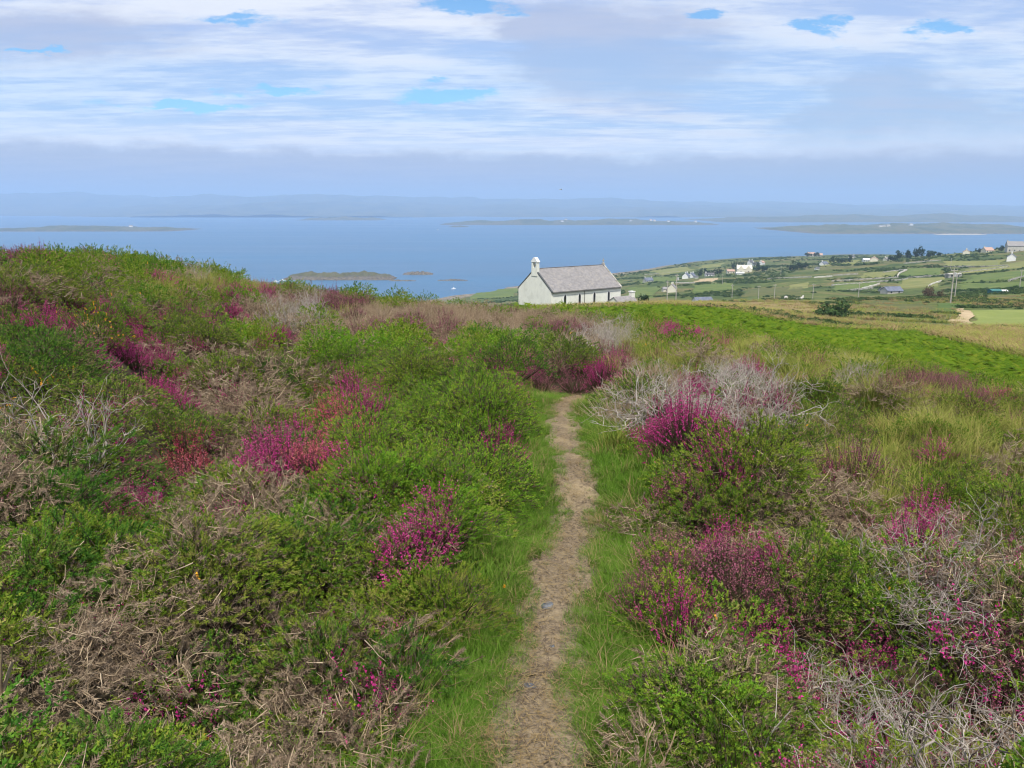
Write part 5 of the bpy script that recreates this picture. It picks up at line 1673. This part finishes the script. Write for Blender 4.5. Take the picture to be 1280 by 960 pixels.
# ------------------------------------------------------------------ boats and a gull
def boat(px, py, ln, rz, label, mast=True):
    r_ = ray(px, py)
    Y_ = EYE / -r_[2] * r_[1]
    X_ = r_[0] / r_[1] * Y_
    o = empty('boat', (X_, Y_, 0), R(rz), label=label, cat='boat')
    bw = ln * .28
    st = [(-.5, .8, .9), (-.2, 1.0, .85), (.15, .9, .95), (.36, .55, 1.1), (.5, .04, 1.3)]
    v, f = [], []
    for x_, ww_, hh_ in st:
        v += [(x_ * ln, -bw / 2 * ww_, hh_), (x_ * ln, -bw / 3 * ww_, -.4), (x_ * ln, bw / 3 * ww_, -.4), (x_ * ln, bw / 2 * ww_, hh_)]
    for k_ in range(len(st) - 1):
        for j in range(4):
            a_, b_ = k_ * 4 + j, k_ * 4 + (j + 1) % 4
            f.append((a_, b_, b_ + 4, a_ + 4))
    f += [(3, 2, 1, 0), (len(v) - 4, len(v) - 3, len(v) - 2, len(v) - 1)]
    obj('hull', mesh('hull', v, f, M['boat_white']), o)
    cb = MB().box(-.15 * ln, .15 * ln, -bw * .28, bw * .28, .9, 2.1).build('cabin', M['boat_white'], o)
    MB().box(.1505 * ln, .153 * ln, -bw * .24, bw * .24, 1.4, 1.9).build('window', M['dark'], cb)
    if mast:
        MB().tube((0, 0, 2.1), (0, 0, ln * 1.15), .09, .06, 6).build('mast', M['metal'], o)
    return o
boat(353, 351, 8, 15, 'white yacht with bare mast moored by the rocky islet')
boat(547, 287.5, 12, 5, 'white motor boat out on the open bay', False)
boat(567, 361.5, 6, 30, 'small white boat moored close to the shore')
boat(345, 352.5, 8, -20, 'white yacht moored beside another off the rocky islet')
gx, gy, gz_ = at(701, 237, 130)
gu = empty('gull', (gx, gy, gz_), R(30), label='white gull gliding high over the bay', cat='bird')
gv = [(.22, 0, 0), (.08, .05, .03), (-.2, .03, .01), (-.32, 0, 0), (-.2, -.03, .01), (.08, -.05, .03), (.0, 0, .06), (.0, 0, -.05),
      (.10, .06, .02), (-.06, .06, .02), (.08, .32, .12), (-.04, .30, .12), (-.02, .62, .05), (.10, -.06, .02), (-.06, -.06, .02), (.08, -.32, .12), (-.04, -.30, .12), (-.02, -.62, .05)]
gf = [(0, 1, 6), (1, 2, 6), (2, 3, 6), (3, 4, 6), (4, 5, 6), (5, 0, 6), (1, 0, 7), (2, 1, 7), (3, 2, 7), (4, 3, 7), (5, 4, 7), (0, 5, 7), (8, 10, 11, 9), (10, 12, 11), (13, 14, 16, 15), (15, 16, 17)]
obj('body', mesh('gull_body', gv, gf, M['grey_render']), gu)

# strand on the promontory
M['sand'] = flatmat('strand_sand', (.30, .27, .21), (.36, .32, .25), .02, .95)
island('beach', 1172, 1236, 293.4, 46, 3.0, 41, M['sand'], 'pale sand strand under the promontory', (60, 10), power=.3, rough=.1)

# ------------------------------------------------------------------ stones, flowers and bare sticks by the path
M['path_stone'] = flatmat('bluish_stone', (.075, .08, .088), (.14, .145, .15), 30, .95, bump=.004)
def pebble(px, py, lx, ly, lz, label):
    g_ = ground_at(px, py)
    r = np.random.default_rng(int(px))
    v, f = [], []
    nn_, rows = 11, [(-.5, .75), (.0, 1.0), (.55, .86), (.8, .45)]
    for zz, sc_ in rows:
        for k_ in range(nn_):
            a_ = k_ * 2 * math.pi / nn_
            q = sc_ * (1 + .22 * math.sin(2 * a_ + px) + r.uniform(-.1, .1))
            v.append((math.cos(a_) * lx * q, math.sin(a_) * ly * q, zz * lz + r.uniform(-.06, .06) * lz))
    v.append((0, 0, .84 * lz))
    for k_ in range(len(rows) - 1):
        for j in range(nn_):
            f.append((k_ * nn_ + j, k_ * nn_ + (j + 1) % nn_, (k_ + 1) * nn_ + (j + 1) % nn_, (k_ + 1) * nn_ + j))
    for j in range(nn_):
        f.append(((len(rows) - 1) * nn_ + j, (len(rows) - 1) * nn_ + (j + 1) % nn_, len(v) - 1))
    o = obj('stone', mesh('stone', v, f, M['path_stone']), label=label, cat='stone')
    o.location = (g_[0], g_[1], g_[2] + .012)
    o.rotation_euler = (0, 0, r.uniform(-.4, .4))
pebble(684, 762, .036, .022, .012, 'flat bluish stone trodden into the path farther from the bare sticks')
pebble(663, 864, .026, .018, .010, 'small flat bluish stone embedded in the path soil')
pebble(690, 812, .013, .010, .008, 'tiny grey pebble between the two flat stones')
def flower(px, py, label):
    g_ = ground_at(px, py, .10)
    o = empty('dandelion', (g_[0], g_[1], g_[2]), 0, label=label, cat='flower')
    MB().tube((0, 0, 0), (.005, 0, .115), .0012, .001, 5).build('stem', M['grass'], o)
    tb = TB()
    needles(tb, np.random.default_rng(5), np.array([[.005, 0, .113]]), np.array([[0, -.3, 1.]]), np.array([.004]), 26, .011, .0045, 0, 95, 30)
    obj('petal', tb.mesh('petal', [M['gold']]), o)
flower(629, 738, 'yellow flower in the grass at the path edge')
def sticks(px, py, veg, seed, n_, L, label, mat, lean=(0, 0), rad=.006):
    g_ = ground_at(px, py, veg)
    r = np.random.default_rng(seed)
    o = empty('bare_stick', g_, 0, label=label, cat='stick')
    th_ = r.uniform(0, 6.28, n_)
    D = np.stack([np.cos(th_) * .35 + lean[0], np.sin(th_) * .35 + lean[1], np.ones(n_)], -1)
    for k_ in range(n_):
        tb = TB()
        A = walk(r, np.array([[r.normal() * .02, r.normal() * .02, -.03]]), D[k_:k_ + 1], np.array([L * r.uniform(.7, 1.15)]), 9, .13)
        tubes(tb, r, A, np.linspace(1, .5, 9)[None] * rad * r.uniform(.7, 1.1), 0, 6)
        j = r.integers(4, 7, 2)
        B = walk(r, A[0][j], unit(A[0][j] - A[0][j - 1]) + r.normal(size=(2, 3)) * .5, r.uniform(.25, .5, 2) * L, 6, .2)
        tubes(tb, r, B, np.linspace(1, .4, 6)[None] * np.full((2, 1), rad * .5), 0, 5)
        obj('branch', tb.mesh('branch', [M[mat]]), o)
sticks(818, 945, .1, 21, 5, .22, 'cluster of pale bare sticks at the downhill path edge', 'branch_tan', (-.15, .1), .004)
sticks(1, 935, .1, 22, 2, .42, 'yellowish lichened branch leaning out of the dead gorse', 'branch_tan', (-.05, .0), .010)
sticks(960, 900, .25, 23, 2, .36, 'tall wavy bleached stem rising out of the heather', 'twig_grey', (.1, .2), .0035)
sticks(1015, 935, .25, 24, 2, .28, 'curled bleached stem beside the tall wavy one', 'twig_grey', (0, .1), .0032)
sticks(1160, 770, .25, 25, 3, .40, 'white forked dead stems among tan gorse', 'twig_grey', (.1, .1), .005)
sticks(200, 800, .3, 26, 3, .26, 'grey brown bare branches in the dead gorse on the bank', 'branch_tan', (.2, 0), .006)
sticks(100, 570, .25, 27, 4, .5, 'arching bleached stems on the bank', 'twig_grey', (.2, 0), .005)
print('OBJECTS', len(bpy.data.objects), 'TRIS', sum(len(m.polygons) for m in bpy.data.meshes))
